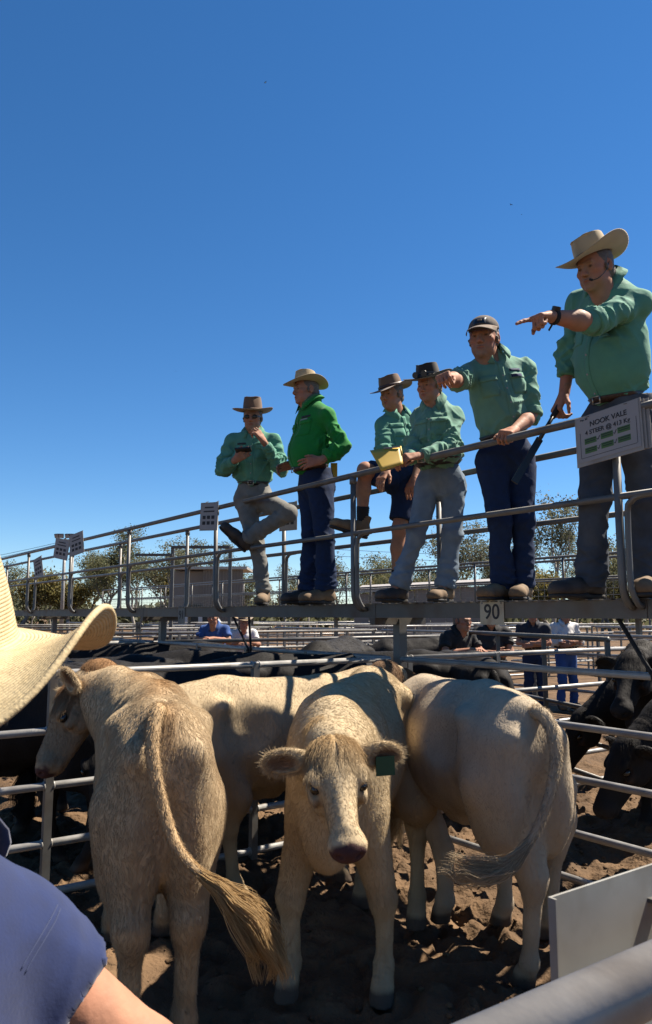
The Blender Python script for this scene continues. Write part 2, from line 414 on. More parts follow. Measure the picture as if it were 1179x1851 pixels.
# ------------------------------------------------------------------ pens
ZS = (.08, .34, .65, .95, 1.27)
def fence(label, a, b, posts, zs=ZS, r=.0215, m='galv', group=None, ph=1.27, pw=.044, seg=10):
    (u0, v0), (u1, v1) = a, b
    A, B = UV(u0, v0, 0), UV(u1, v1, 0); d = unit(B - A); n = np.array([-d[1], d[0], 0])
    root = empty('pen_fence', tuple((A + B) / 2)); tag(root, label, 'fence', group)
    for z in zs:
        rl = MB().tube([A + [0, 0, z], B + [0, 0, z]], r, seg)
        if group != 'far pen fences':
            for t in posts:
                for s_ in (-1, 1):                                             # weld beads where the rail meets the post
                    w_ = A + (B - A) * t + d * s_ * (pw / 2 + .004) + np.array([0, 0, z]); rl.tube([w_ - d * .006, w_ - d * .002, w_ + d * .002, w_ + d * .006], [r + .001, r + .005, r + .005, r + .001], seg)
        rl.build('rail', M[m], root, True)
    for t in posts:
        q = A + (B - A) * t
        mb = MB(); mb.box(q + [0, 0, (ph + .012) / 2 - .03], d * pw / 2, n * pw / 2, A3(0, 0, (ph + .012) / 2 + .03)); mb.build('post', M['galv_dull'], root)
    return root
fence('pipe rail fence behind the cream steer standing side on', (4.58, -.05), (4.58, 3.87), (.02, .36, .70), group='fences of the steer pen')
fence('pipe rail fence under the catwalk beside the rump of the cream steer with swinging tail', (-.4, 3.93), (4.5, 3.93), (.04, .52), group='fences of the steer pen')
fence('pipe rail fence running from the catwalk post to the black steer looking over', (4.62, 4.0), (4.62, 9.0), (.02, .22, .62, .98), group='fences beyond the catwalk')
ORD = ['first', 'second', 'third', 'fourth', 'fifth', 'sixth', 'seventh', 'eighth', 'ninth', 'tenth']
NTH = {}
def farl(what):
    NTH[what] = NTH.get(what, -1) + 1
    return '%s, the %s behind the steer pen' % (what, ORD[NTH[what]])
for u in (9.1, 13.6, 18.1, 22.6, 27.2):
    fence(farl('dull pipe fence on the straw hat side'), (u, -4.4), (u, 3.86), (.0, .25, .5, .75), r=.026, m='galv', group='far pen fences', seg=8)
    fence(farl('dull pipe fence crossing the pens beyond the catwalk'), (u, 4.0), (u, 11.1), (.02, .33, .66, .99), r=.026, m='galv_dull', group='far pen fences', seg=8)
for u0, u1 in ((4.7, 9.0), (9.2, 13.5), (13.7, 18.0), (18.2, 22.5)):
    fence(farl('pipe fence panel directly under the catwalk'), (u0, 3.93), (u1, 3.93), (.25, .5, .75), group='far pen fences', seg=8)
for v in (11.2, 19.0, 20.6):
    for u0, u1 in ((-2, 4.5), (4.7, 9.0), (9.2, 13.5), (13.7, 18.0), (18.2, 27.0), (27.2, 36)):
        fence(farl({11.2: 'lengthwise pipe fence panel in front of the distant catwalk', 19.0: 'lengthwise pipe fence panel just past the distant catwalk', 20.6: 'lengthwise pipe fence panel in the farthest lane'}[v]), (u0, v), (u1, v), (.02, .25, .5, .75), r=.028, group='far pen fences', seg=6)
for u in (4.6, 9.1, 13.6, 18.1, 22.6, 27.2, 31.8):
    fence(farl('faint cross fence just past the distant catwalk'), (u, 13.4), (u, 18.9), (.33, .66), r=.028, group='far pen fences', seg=6)
    fence(farl('faint cross fence in the farthest pens'), (u, 20.8), (u, 28), (.33, .66), r=.03, group='far pen fences', seg=6)
for u0, u1 in ((4.7, 13.5), (13.7, 22.5), (22.7, 32)):
    fence(farl('outer boundary pipe fence panel past the straw hat'), (u0, -4.5), (u1, -4.5), (.1, .3, .5, .7, .9), r=.028, group='far pen fences', seg=6)
# open gate beyond the catwalk, rounded frame
ga, gb = P(840, 1137, 9.4), P(1100, 1156, 6.5)
ga[2] = gb[2] = 1.40
groot = empty('pen_gate', (ga[0], ga[1], 0)); tag(groot, 'dark tubular pen gate with rounded corners in front of the navy and white shirts', 'gate')
gd = unit(gb - ga); gl = np.linalg.norm(gb - ga)
def gp(s, z): return np.array([ga[0] + gd[0] * s, ga[1] + gd[1] * s, z])
fr = [gp(gl, 1.4), gp(.10, 1.4), gp(.03, 1.37), gp(0, 1.30), gp(0, .34), gp(.03, .27), gp(.10, .24), gp(gl, .24)]
MB().tube(fr, .023, 10).build('frame', M['galv_dull'], groot, True)
for z in (.52, .80, 1.10): MB().tube([gp(.02, z), gp(gl, z)], .019, 8).build('rail', M['galv_dull'], groot, True)
for s_ in (.9, 1.9, gl - .02): MB().bar(gp(s_, .24), gp(s_, 1.4), .04, .03).build('upright', M['galv_dull'], groot)

# the fence next to the camera, with its sheet metal panel
nf = empty('pen_fence', tuple(UV(.53, 1.6, 0))); tag(nf, 'thick shiny pipe rail close up below the galvanised sheet', 'fence')
for z, r in ((1.207, .0325), (.86, .026), (.52, .026), (.18, .026)):
    MB().tube([UV(.53, .36, z), UV(.53, 3.8, z)], r, 24).build('rail', M['galv_near'], nf, True)
for v in (.42, 2.0, 3.7):
    MB().box(UV(.53, v, .6), DU * .035, DV * .035, A3(0, 0, .63)).build('post', M['galv_dull'], nf)
sp = empty('sheet_metal_panel', tuple(UV(.68, 1.3, .74))); tag(sp, 'flat galvanised steel sheet hung inside the pen beside the thick rail', 'panel')
mb = MB(); mb.box(UV(.68, 1.35, 1.0), DU * .002, DV * .512, A3(0, 0, .245)); mb.build('sheet', M['sheet'], sp)
mb = MB(); mb.box(UV(.676, .8365, 1.0), DU * .006, DV * .0015, A3(0, 0, .245)); mb.build('folded_edge', M['sheet'], sp)
for v in (1.06, 1.7):
    MB().bar(UV(.566, v, 1.20), UV(.678, v, 1.20), .03, .006).build('bracket', M['galv_dull'], sp)

# ------------------------------------------------------------------ catwalk
DZ = 1.69
cw = empty('catwalk', tuple(UV(9, 3.95, 0))); tag(cw, 'raised steel catwalk deck the people in green shirts stand on', 'catwalk')
UB = [-1.2, 2.35, 4.6, 9.1, 13.6, 18.1, 24.0]
for a_, b_ in zip(UB[:-1], UB[1:]):
    for vf, sg in ((3.76, 1), (4.24, -1)):
        mb = MB()
        mb.box(UV((a_ + b_) / 2, vf, DZ - .058), DU * ((b_ - a_) / 2 - .003), DV * .003, A3(0, 0, .05))
        mb.box(UV((a_ + b_) / 2, vf + sg * .022, DZ - .0105), DU * ((b_ - a_) / 2 - .003), DV * .0245, A3(0, 0, .003))
        mb.box(UV((a_ + b_) / 2, vf + sg * .022, DZ - .1055), DU * ((b_ - a_) / 2 - .003), DV * .0245, A3(0, 0, .003))
        mb.build('beam', M['beam'], cw)
mb = MB()
rnd = random.Random(4)
for i in range(330):
    u = -1.1 + i * .075
    mb.box(UV(u, 4.0, DZ - .0035), DU * .024, DV * .262, A3(0, 0, .0035))
fl = mb.build('floor_grating', M['beam'], cw); fl['kind'] = 'stuff'
for u in np.arange(-.9, 23, 1.125):
    MB().bar(UV(u, 3.79, DZ - .06), UV(u, 4.21, DZ - .06), .04, .06).build('cross_member', M['beam'], cw)
for u in (.1, 4.62, 9.1, 13.6, 18.1):
    MB().box(UV(u, 3.93 + .085, .77), DU * .038, DV * .038, A3(0, 0, .80)).build('support_post', M['galv_dull'], cw)
    MB().bar(UV(u, 3.74, DZ - .135), UV(u, 4.26, DZ - .135), .06, .05).build('bearer', M['beam'], cw)
for u in (6.75, 11.3, 2.4):
    for s_ in (-1, 1):
        MB().tube([UV(u + s_ * .16, 3.80, DZ - .10), UV(u + s_ * .03, 3.90, 1.28), UV(u, 3.90, 1.1)], .012, 8).build('brace_rod', M['strap'], cw, True)
def railing(label, v, posts, out, grp):
    rt = empty('catwalk_railing', tuple(UV(9, v, DZ))); tag(rt, label, 'railing', grp)
    MB().tube([UV(-.8, v, DZ + 1.0), UV(23, v, DZ + 1.0)], .0235, 14).build('top_rail', M['galv_dull'], rt, True)
    MB().tube([UV(-.8, v, DZ + .54), UV(23, v, DZ + .54)], .019, 12).build('mid_rail', M['galv_dull'], rt, True)
    for u in posts:
        s_ = out
        pts = [UV(u, v, DZ + .985), UV(u, v, DZ + .10), UV(u, v + s_ * .004, DZ + .05), UV(u, v + s_ * .018, DZ + .005), UV(u, v + s_ * .045, DZ - .03), UV(u, v + s_ * .085, DZ - .045)]
        MB().tube(pts, .022, 12).build('post', M['galv_dull'], rt, True)
        MB().tube([UV(u, v, DZ + .93), UV(u, v, DZ + .985)], .029, 12).build('post_collar', M['galv_dull'], rt, True)
        pts = [UV(u - .22, v, DZ + .535), UV(u - .12, v, DZ + .53), UV(u - .075, v, DZ + .505), UV(u - .05, v, DZ + .45), UV(u - .047, v, DZ + .10), UV(u - .05, v + s_ * .01, DZ + .03), UV(u - .055, v + s_ * .045, DZ - .03), UV(u - .055, v + s_ * .085, DZ - .045)]
        MB().tube(spline(pts, 3), .017, 10).build('bent_tube', M['galv_dull'], rt, True)
FP = [2.43 - 2.3, 2.43, 4.76, 7.06, 9.42, 11.75, 14.1, 16.4, 18.7]
railing('front pipe railing of the catwalk, hung with paper signs, crossing in front of legs', 3.67, FP, 1, 'catwalk railings')
railing('rear pipe railing of the catwalk seen behind the legs of the people', 4.31, [4.47, 6.77, 9.07, 11.4, 13.7, 16, 2.2, 18.3], -1, 'catwalk railings')

# ------------------------------------------------------------------ writing
def text_mesh(body, name, C, R, U, size, m, parent, align='CENTER', depth=.0008, bold=0.):
    cu = bpy.data.curves.new(name, 'FONT'); cu.body = body; cu.size = size; cu.align_x = align; cu.align_y = 'CENTER'; cu.extrude = depth; cu.offset = bold
    t = bpy.data.objects.new(name, cu); COL.objects.link(t)
    dg = bpy.context.evaluated_depsgraph_get(); me = bpy.data.meshes.new_from_object(t.evaluated_get(dg))
    bpy.data.objects.remove(t)
    N = np.cross(R, U); n = len(me.vertices); co = np.empty(n * 3); me.vertices.foreach_get('co', co); co = co.reshape(-1, 3)
    W = np.asarray(C) + co[:, :1] * np.asarray(R) + co[:, 1:2] * np.asarray(U) + co[:, 2:] * N - np.array(rootloc(parent))
    me.vertices.foreach_set('co', W.ravel()); me.materials.clear(); me.materials.append(m); me.update()
    o = bpy.data.objects.new(name, me); COL.objects.link(o); o.parent = parent; return o
def flat_box(name, C, R, U, w_, h_, t_, m, parent):
    N = np.cross(R, U); return MB().box(C, R * w_ / 2, U * h_ / 2, N * t_ / 2).build(name, m, parent)
def number_plate(label, C, w_, h_, num, m, ink, size):
    R = -DU * 1.0; U = A3(0, 0, 1); N = np.cross(R, U)
    rt = empty('number_plate', tuple(C)); tag(rt, label, 'number plate', 'pen number plates')
    flat_box('plate', C, R, U, w_, h_, .003, M[m], rt)
    text_mesh(num, 'number', C + N * .0026, R, U, size, M[ink], rt, bold=.0012)
    for s_ in (-1, 1):
        MB().tube([C + R * s_ * w_ * .4 + U * h_ * .38 - N * .004, C + R * s_ * w_ * .4 + U * h_ * .38 + N * .004], .006, 8).build('bolt', M['galv_dull'], rt)
def on_front(px, v, z0):
    "u on the line v whose point at height z0 shows in column px"
    lo, hi = -3., 40.
    for _ in range(60):
        mid = (lo + hi) / 2; p = UV(mid, v, z0) - A3(0, 0, EYE)
        y = p[1] * _c + p[2] * _s; x = CX + F * p[0] / y
        if x > px: lo = mid
        else: hi = mid
    return (lo + hi) / 2
u90 = on_front(889, 3.75, DZ - .07)
number_plate('cream metal plate with black number 90 on the catwalk edge', UV(u90, 3.752, DZ - .073), .20, .155, '90', 'plate', 'ink', .135)
u91 = on_front(328, 3.75, DZ - .09); number_plate('dark plate with number 91 hanging from the catwalk edge', UV(u91, 3.752, DZ - .09), .17, .20, '91', 'platedark', 'ink', .13)
number_plate('small grey plate with number 94 on a far pen fence', P(250, 1134, 13.2), .24, .18, '94', 'platedark', 'ink', .16)
def paper_sign(label, C, R, U, w_, h_, big=False, n=None):
    N = unit(np.cross(R, U)); rt = empty('paper_sign', tuple(C)); tag(rt, label, 'sign', 'sale signs on the railing')
    if big:
        flat_box('backing_board', C - N * .004, R, U, w_ * 1.03, h_ * 1.02, .004, M['paperold'], rt)
        for q in (1, 2): flat_box('older_sheet', C - N * (.004 + .010 * q) + R * w_ * .05 * q, R, U, w_ * 1.0, h_ * .97, .003, M['paperold'], rt)
        sh = C + U * h_ * .03
        flat_box('sheet', sh, R, U, w_ * .97, h_ * .93, .0015, M['paper'], rt)
        f = sh + N * .0014
        text_mesh('NOOK VALE', 'heading', f + U * h_ * .27 + R * .02 * w_, R, U, h_ * .145, M['ink'], rt, bold=.0008)
        text_mesh('4 STEER @ 413 Kg', 'weight_line', f + U * h_ * .11 + R * .0 * w_, R, U, h_ * .125, M['ink'], rt, bold=.0006)
        text_mesh('Pen 90', 'pen_line', f + U * h_ * .40 - R * w_ * .36, R, U, h_ * .06, M['ink'], rt)
        for i in range(3):
            for j in range(2):
                c = f + R * w_ * (-.27 + .26 * i) + U * h_ * (-.06 - .19 * j + .012 * i)
                flat_box('printed_tag', c, R, U, w_ * .19, h_ * .115, .0008, M['inkgreen'], rt)
                flat_box('printed_line', c + U * h_ * .03 + N * .0007, R, U, w_ * .17, h_ * .016, .0006, M['ink'], rt)
                flat_box('printed_line', c - U * h_ * .01 + N * .0007, R, U, w_ * .15, h_ * .016, .0006, M['ink'], rt)
                if (i, j) != (2, 0) and (i, j) != (2, 1):
                    MB().tube([c + R * w_ * .105 + N * .001, c + R * w_ * .12 - U * h_ * .03 + N * .001, c + R * w_ * .15 + U * h_ * .05 + N * .001], .0015, 5).build('tick_mark', M['ink'], rt)
        for s_ in ((0, -.44, .88, .006), ):
            flat_box('printed_border', f + U * h_ * s_[1] * .87 - R * 0, R, U, w_ * .86, h_ * .008, .0006, M['ink'], rt)
        flat_box('printed_border', f + R * w_ * .44 - U * h_ * .12, R, U, w_ * .006, h_ * .52, .0006, M['ink'], rt)
        flat_box('printed_border', f - R * w_ * .43 - U * h_ * .12, R, U, w_ * .006, h_ * .52, .0006, M['ink'], rt)
    else:
        flat_box('backing_board', C, R, U, w_, h_, .004, M['paperold'], rt)
        flat_box('sheet', C + N * .003, R, U, w_ * .92, h_ * .92, .001, M['paper'], rt)
        for i in range(3):
            for j in range(2):
                flat_box('printed_tag', C + N * .0045 + R * w_ * (-.26 + .25 * i) + U * h_ * (-.03 - .2 * j), R, U, w_ * .17, h_ * .12, .0008, M['ink'], rt)
        for q, ww in ((.32, .5), (.18, .62)):
            flat_box('printed_line', C + N * .0045 + U * h_ * q, R, U, w_ * ww, h_ * .05, .0008, M['ink'], rt)
    for s_ in (-1, 1):
        MB().bar(C + R * w_ * .3 * s_ + U * h_ * .47 + N * .004, C + R * w_ * .3 * s_ + U * h_ * .56 - N * .05, .02, .004).build('clip', M['galv_dull'], rt)
    return rt
def tilted(R, U, a):
    ca, sa = math.cos(a), math.sin(a); return R * ca + U * sa, U * ca - R * sa
R0 = -DU; U0 = A3(0, 0, 1)
def lean(U, N, k): return unit(U + N * k)
Nf = np.cross(R0, U0)                                              # towards the camera side
u_ = on_front(1098, 3.63, 2.6)
Rb, Ub = tilted(R0, U0, math.radians(5)); Ub = lean(Ub, Nf, -.10)
paper_sign('big sale sign reading NOOK VALE 4 STEER 413 Kg on the railing', UV(u_, 3.63, 2.575), Rb, Ub, .40, .285, True)
R1 = unit(R0 + A3(.45, 0, 0)); u_ = on_front(384, 3.64, 2.5); Rb, Ub = tilted(R1, U0, math.radians(-3))
paper_sign('white paper sign with six dark squares by the man in the tall brown hat', UV(u_, 3.60, 2.60), Rb, Ub, .26, .29)
u_ = on_front(118, 3.64, 2.5); Rb, Ub = tilted(R1, U0, math.radians(-10))
paper_sign('grey paper sign below the floodlight pole, tilted down to one side', UV(u_, 3.58, 2.60), Rb, Ub, .38, .31)
u_ = on_front(148, 3.64, 2.5); Rb, Ub = tilted(R1, U0, math.radians(10))
paper_sign('dark paper sign overlapping the tree crowns next to a tilted grey one', UV(u_, 3.56, 2.62), Rb, Ub, .34, .32)
u_ = on_front(70, 4.28, 2.4); Rb, Ub = tilted(R1, U0, math.radians(16))
paper_sign('dark board on the rear railing near the brim of the straw hat', UV(u_, 4.27, 2.52), Rb, Ub, .30, .42)
u_ = on_front(524, 4.28, 2.5)
paper_sign('white paper sign on the rear railing between the two men in hats', UV(u_, 4.26, 2.60), R1, U0, .24, .29)

# ------------------------------------------------------------------ far catwalk with mesh panels
rt = empty('catwalk_railing', tuple(UV(14, 12.1, 1.69))); tag(rt, 'distant catwalk railing with wire mesh panels in front of the gum trees', 'railing')
for v_ in (12.1, 12.9):
    MB().tube([UV(-2, v_, 2.69), UV(34, v_, 2.69)], .026, 8).build('top_rail', M['galv_dull'], rt, True)
    MB().tube([UV(-2, v_, 2.28), UV(34, v_, 2.28)], .02, 8).build('mid_rail', M['galv_dull'], rt, True)
    for u in np.arange(-2, 34.1, 2.25):
        MB().tube([UV(u, v_, 1.66), UV(u, v_, 2.69)], .024, 8).build('post', M['galv_dull'], rt, True)
for u in np.arange(-2, 34, 2.25):
    mb = MB()
    for q in np.arange(.15, 2.2, .15): mb.tube([UV(u + q, 12.1, 1.7), UV(u + q, 12.1, 2.27)], .004, 4)
    for z in (1.72, 1.84, 1.96, 2.08, 2.2): mb.tube([UV(u, 12.1, z), UV(u + 2.25, 12.1, z)], .005, 4)
    mb.build('mesh_panel', M['galv_dull'], rt)
MB().box(UV(16, 12.5, 1.6), DU * 18, DV * .42, A3(0, 0, .06)).build('deck', M['beam'], rt)
for u in np.arange(-1, 34, 4.5): MB().box(UV(u, 12.5, .76), DU * .04, DV * .04, A3(0, 0, .78)).build('support_post', M['galv_dull'], rt)

# ------------------------------------------------------------------ shed, loading frame, pale roof, lights
def at_x(px, Y): return (px - CX) / F * Y * 1.0
shd = empty('corrugated_shed', (at_x(392, 42), 42, 0)); tag(shd, 'beige corrugated shed behind the leg of the man with the phone', 'shed')
x0, x1, xs = at_x(336, 44), at_x(368, 42), at_x(440, 42)
ht = float(P(400, 1030, 42)[2]); hl = float(P(330, 1027, 44)[2])
mb = MB(); mb.box(((x0 + x1) / 2 - .02, 44, ht / 2), (abs(x1 - x0) / 2 + .3, 0, 0), (0, 1.6, 0), (0, 0, ht / 2 - .06)); mb.build('side_wall', M['cladding'], shd)
for i in range(14):
    xa = x1 + (xs - x1) * i / 14; wd = (xs - x1) / 14
    mb = MB(); mb.box((xa + wd * .5, 42, ht / 2), (wd * .5 - .001, 0, 0), (0, .03, 0), (0, 0, ht / 2)); mb.box((xa + wd * .2, 41.95, ht / 2), (wd * .14, 0, 0), (0, .035, 0), (0, 0, ht / 2 - .002)); mb.build('wall_panel', M['cladding'], shd)
MB().box(((x0 + xs) / 2, 43.4, ht + .08), (abs(xs - x0) / 2 + .25, 0, 0), (0, 1.9, 0), (0, 0, .07)).build('roof', M['roofpale'], shd)
MB().box(((x0 + x1) / 2 + .2, 42.36, 1.1), (.42, 0, 0), (0, .03, 0), (0, 0, 1.1)).build('dark_opening', M['black'], shd)  # flat black panel painted in for the unlit inside of the opening
lf = empty('loading_frame', (at_x(330, 24), 24, 0)); tag(lf, 'dark steel goalpost frame standing in front of the shed', 'frame')
pA, pB, pC, pD = P(245, 1003, 24), P(312, 1003, 24), P(310, 989, 24), P(416, 989, 24)
MB().bar(pA, pB, .07, .08).build('beam', M['beam'], lf); MB().bar(pC, pD, .07, .09).build('beam', M['beam'], lf)
for q in (pB - A3(.02, 0, -.22), pD): MB().box((q[0], q[1] + .13, q[2] / 2), (.05, 0, 0), (0, .045, 0), (0, 0, q[2] / 2)).build('post', M['galv_dull'], lf)
rf = empty('low_shed', (at_x(760, 34), 34, 0)); tag(rf, 'long low shed with a pale roof seen between the shorts and jeans legs', 'shed')
e0, e1 = P(640, 1068, 33), P(890, 1052, 33); e2, e3 = P(655, 1058, 37), P(885, 1046, 37)
mb = MB(); mb.add([e0, e1, e3, e2, e0 - A3(0, 0, .1), e1 - A3(0, 0, .1), e3 - A3(0, 0, .1), e2 - A3(0, 0, .1)], [(0, 1, 2, 3), (7, 6, 5, 4), (0, 4, 5, 1), (1, 5, 6, 2), (2, 6, 7, 3), (3, 7, 4, 0)]); mb.build('roof', M['roofpale'], rf)
for i in range(9):
    a_ = e0 + (e1 - e0) * i / 9; b_ = e0 + (e1 - e0) * (i + 1) / 9; hh = min(a_[2], b_[2]) - .12
    MB().box(((a_[0] + b_[0]) / 2, 33.3, hh / 2), ((b_[0] - a_[0]) / 2 - .012, 0, 0), (0, .05, 0), (0, 0, hh / 2)).build('wall_panel', M['cladding'], rf)
lp = empty('floodlight_pole', (at_x(118, 48), 48, 0)); tag(lp, 'tall floodlight pole with a cluster of lamps above the paper signs', 'light pole')
tp = P(118, 976, 48)
MB().tube([(tp[0], 48, 0), (tp[0], 48, tp[2] + .1)], [.13, .08], 10).build('pole', M['galv'], lp, True)
MB().bar(tp + A3(-.55, 0, 0), tp + A3(.55, 0, 0), .08, .08).build('cross_arm', M['galv_dull'], lp)
MB().bar(tp + A3(-.5, 0, -.02), tp + A3(0, 0, -.5), .04, .04).build('brace', M['galv_dull'], lp); MB().bar(tp + A3(.5, 0, -.02), tp + A3(0, 0, -.5), .04, .04).build('brace', M['galv_dull'], lp)
for q, ang in ((-.48, -.35), (-.22, .2), (.18, -.2), (.48, .4)):
    c = tp + A3(q, -.12, .24); R_ = unit(A3(1, ang, 0)); N_ = unit(A3(ang * .5, -1, -.45)); U_ = np.cross(N_, R_)
    fl_ = MB().box(c, R_ * .15, U_ * .13, N_ * .06).build('floodlight', M['black'], lp); MB().box(c + N_ * .065, R_ * .13, U_ * .11, N_ * .004).build('lens', M['paper'], fl_)
wr = empty('power_line', tuple(P(0, 1000, 50))); tag(wr, 'thin overhead wire sloping up to the floodlight pole', 'wire')
for k in range(2):
    a_, b_ = P(-200, 1032 + 7 * k, 58), tp + A3(0, 0, -.1 * k - .05)
    pts = [a_ + (b_ - a_) * t + A3(0, 0, -1.0 * t * (1 - t)) for t in np.linspace(0, 1, 12)]; MB().tube(pts, .014, 5).build('strand', M['strap'], wr, True)
wr = empty('power_line', tuple(P(700, 1000, 60))); tag(wr, 'thin overhead wires crossing the sky between the bare legs and jeans', 'wire')
for k in range(2):
    pts = [P(560 + 330 * t, 990 + 14 * t + 12 * k + 8 * t * (1 - t), 56) for t in np.linspace(0, 1, 10)]; MB().tube(pts, .016, 5).build('strand', M['strap'], wr, True)
# parked utes, far off
def ute(px, py, Y, body, label):
    c = P(px, py, Y); rt = empty('parked_ute', (c[0], c[1], 0)); tag(rt, label, 'ute', 'vehicles beyond the yards')
    x, y = c[0], c[1]
    pr = [(-2.3, .55), (-2.3, 1.05), (-.5, 1.05), (-.35, 1.75), (.85, 1.75), (1.35, 1.1), (2.3, .98), (2.35, .55)]
    V = [(x + q[0], y + s_, q[1]) for s_ in (-.85, .85) for q in pr]; n = len(pr)
    Fc = [tuple(range(n)), tuple(range(n, 2 * n))[::-1]] + [(i, n + i, n + (i + 1) % n, (i + 1) % n) for i in range(n)]
    MB().add(V, Fc).build('body', body, rt)
    for q in ((-.2, .38), (.5, .95)):
        MB().box((x + (q[0] + q[1]) / 2, y - .853, 1.42), ((q[1] - q[0]) / 2 - .04, 0, 0), (0, .006, 0), (0, 0, .24)).build('window', M['black'], rt)
    for q in (-1.4, 1.5):
        for s_ in (-.8, .8):
            tw = MB().tube([(x + q, y + s_ - .11, .37), (x + q, y + s_ + .11, .37)], .37, 16).build('wheel', M['sole'], rt); MB().tube([(x + q, y + s_ - .125, .37), (x + q, y + s_ + .125, .37)], .2, 12).build('rim', M['galv'], tw)
ute(352, 1075, 38, mat('white_car_paint', (.7, .7, .7), .3, var=.03), 'white utility vehicle parked before the corrugated shed')

# ------------------------------------------------------------------ trees
def leafmat(name, c):
    m = mat(name, c, .65, attr='Col', var=.2, scale=1.2, spec=.3, trans=.4); return m
M['leaf'] = leafmat('gum_leaves', (.1, .12, .05))
def gum(seed, H, W, dens=1., low=.35, olive=(.075, .088, .04)):
    "trunk, limbs and leaf sprays of one tree, base at the origin"
    r = random.Random(seed); trunk = MB(); tips = []
    def limb(p, d, L, rad, lev):
        pts = [p]; q = p
        for i in range(4):
            d = unit(d + A3(r.gauss(0, .16), r.gauss(0, .16), .10)); q = q + d * L / 4; pts.append(q)
        trunk.tube(pts, list(np.linspace(rad, rad * .55, 5)), 6 if lev < 2 else 4, cap=False)
        if lev >= 3 or L < H * .06: tips.append(q); return
        if lev >= 1: tips.append((pts[3] + q) / 2)
        for k in range(3 if lev else 4):
            a = r.uniform(0, 6.28); sp = r.uniform(.5, 1.0)
            nd = unit(d * .9 + A3(math.cos(a), math.sin(a), .15) * sp * W)
            limb(pts[r.choice((2, 3, 4))] if k else q, nd, L * r.uniform(.55, .75), rad * .5, lev + 1)
    limb(A3(0, 0, -.2), A3(r.gauss(0, .07), r.gauss(0, .07), 1), H * (low + .1), H * .02, 0)
    rs = np.random.RandomState(seed); T = np.array(tips); T = T[T[:, 2] > H * low * .7]
    n = int(5600 * dens); base = T[rs.randint(0, len(T), n)]
    sz = H * .047
    c = base + rs.normal(0, 1, (n, 3)) * [sz, sz, sz * .75] + [0, 0, sz * .3]
    d1 = rs.normal(0, 1, (n, 3)); d1 /= np.linalg.norm(d1, axis=1)[:, None]; d2 = np.cross(d1, rs.normal(0, 1, (n, 3))); d2 /= np.linalg.norm(d2, axis=1)[:, None]
    a = H * .0095 * rs.uniform(.6, 1.6, (n, 1)); b = a * .55
    V = np.stack([c - d1 * a - d2 * b * .3, c + d2 * b, c + d1 * a, c - d2 * b], 1).reshape(-1, 3)
    Q = np.arange(4 * n).reshape(n, 4)
    tint = np.repeat(rs.uniform(.7, 1.35, (n, 1)), 4, 0); wm = np.repeat(rs.uniform(0, 1, (n, 1)), 4, 0)
    col = .85 * np.array([1., 1.1, 1.15]) * np.array(olive) * tint * (1 + wm * np.array([.35, .1, -.1]))
    return trunk, V, Q, col
TREES = []
for i, (H, W, dn, lw, ol) in enumerate([(9.5, .55, 1.1, .33, (.12, .125, .065)), (11, .5, 1.0, .42, (.11, .12, .068)), (8, .75, 1.1, .3, (.125, .13, .072)), (12, .42, .85, .45, (.115, .12, .075)), (6.5, .9, 1.3, .12, (.15, .13, .045)), (9, .7, .8, .4, (.115, .12, .08))]):
    tr, V, Q, cl = gum(20 + i, H, W, dn, lw, ol); rt = empty('gum_tree'); zmax = float(V[:, 2].max())
    pale = i in (1, 3, 5)
    tro = tr.build('trunk', M['barkpale' if pale else 'bark'], rt, True)
    cro = obj('crown', V, Q, M['leaf'], rt, False, cl)
    TREES.append([rt, tro, cro, zmax, False])
def plant(i, px, topy, Y, yaw, label, group='gum trees beyond the yards', sx=1.):
    rt, tro, cro, H, used = TREES[i]
    if used:
        r2 = rt.copy(); COL.objects.link(r2)
        for ch in (tro, cro):
            c = ch.copy(); COL.objects.link(c); c.parent = r2
        rt = r2
    TREES[i][4] = True
    tp_ = P(px, topy, Y); k = tp_[2] / H
    rt.location = (tp_[0], Y, 0); rt.rotation_euler = (0, 0, yaw); rt.scale = (k * sx, k * sx, k)
    tag(rt, label, 'tree', group); GROVE.append((px, rt))
GROVE = []; common = 'grey green gum tree'
plant(0, 190, 964, 68, .3, 'dense olive gum tree rising beside the dark paper sign', sx=1.2)
plant(2, 160, 985, 72, 1.3, common); plant(1, 248, 945, 62, 2.0, 'airy gum tree with pale limbs behind the goalpost frame', sx=1.1)
plant(3, 300, 966, 66, .9, 'slim pale-limbed gum tree just above the corrugated shed', sx=1.2)
plant(5, 335, 962, 70, 2.4, common, sx=1.2); plant(0, 215, 990, 60, 4.0, common)
plant(4, 40, 1010, 70, .2, common); plant(2, 18, 1000, 74, 2.2, common); plant(5, 62, 1040, 80, .2, common); plant(0, 95, 1045, 84, 3.2, common); plant(4, 130, 1030, 70, 1.0, common)
plant(1, 412, 975, 66, 4.0, common); plant(2, 440, 1010, 70, 5.0, common); plant(4, 375, 1000, 78, 2, common)
plant(5, 515, 1012, 66, 1.7, common); plant(1, 560, 1000, 72, .6, common); plant(4, 540, 1045, 60, .6, common); plant(3, 612, 990, 64, 3.0, 'wispy gum tree in the gap beside the raised boot', sx=1.3)
plant(2, 655, 985, 70, 1.1, common, sx=1.2); plant(4, 690, 1028, 66, 4.2, common); plant(0, 668, 1030, 58, 1.2, common)
plant(1, 745, 985, 68, 2.9, common); plant(4, 770, 1030, 60, .3, common); plant(5, 800, 955, 64, .9, common, sx=1.2); plant(3, 850, 930, 66, 4.5, common, sx=1.3)
plant(2, 835, 1005, 58, 2.6, common); plant(3, 985, 872, 58, .4, 'tallest gum tree standing above the others beside the boots', sx=1.0); plant(5, 940, 960, 66, 2.2, common); plant(1, 1035, 955, 70, 3.3, common)
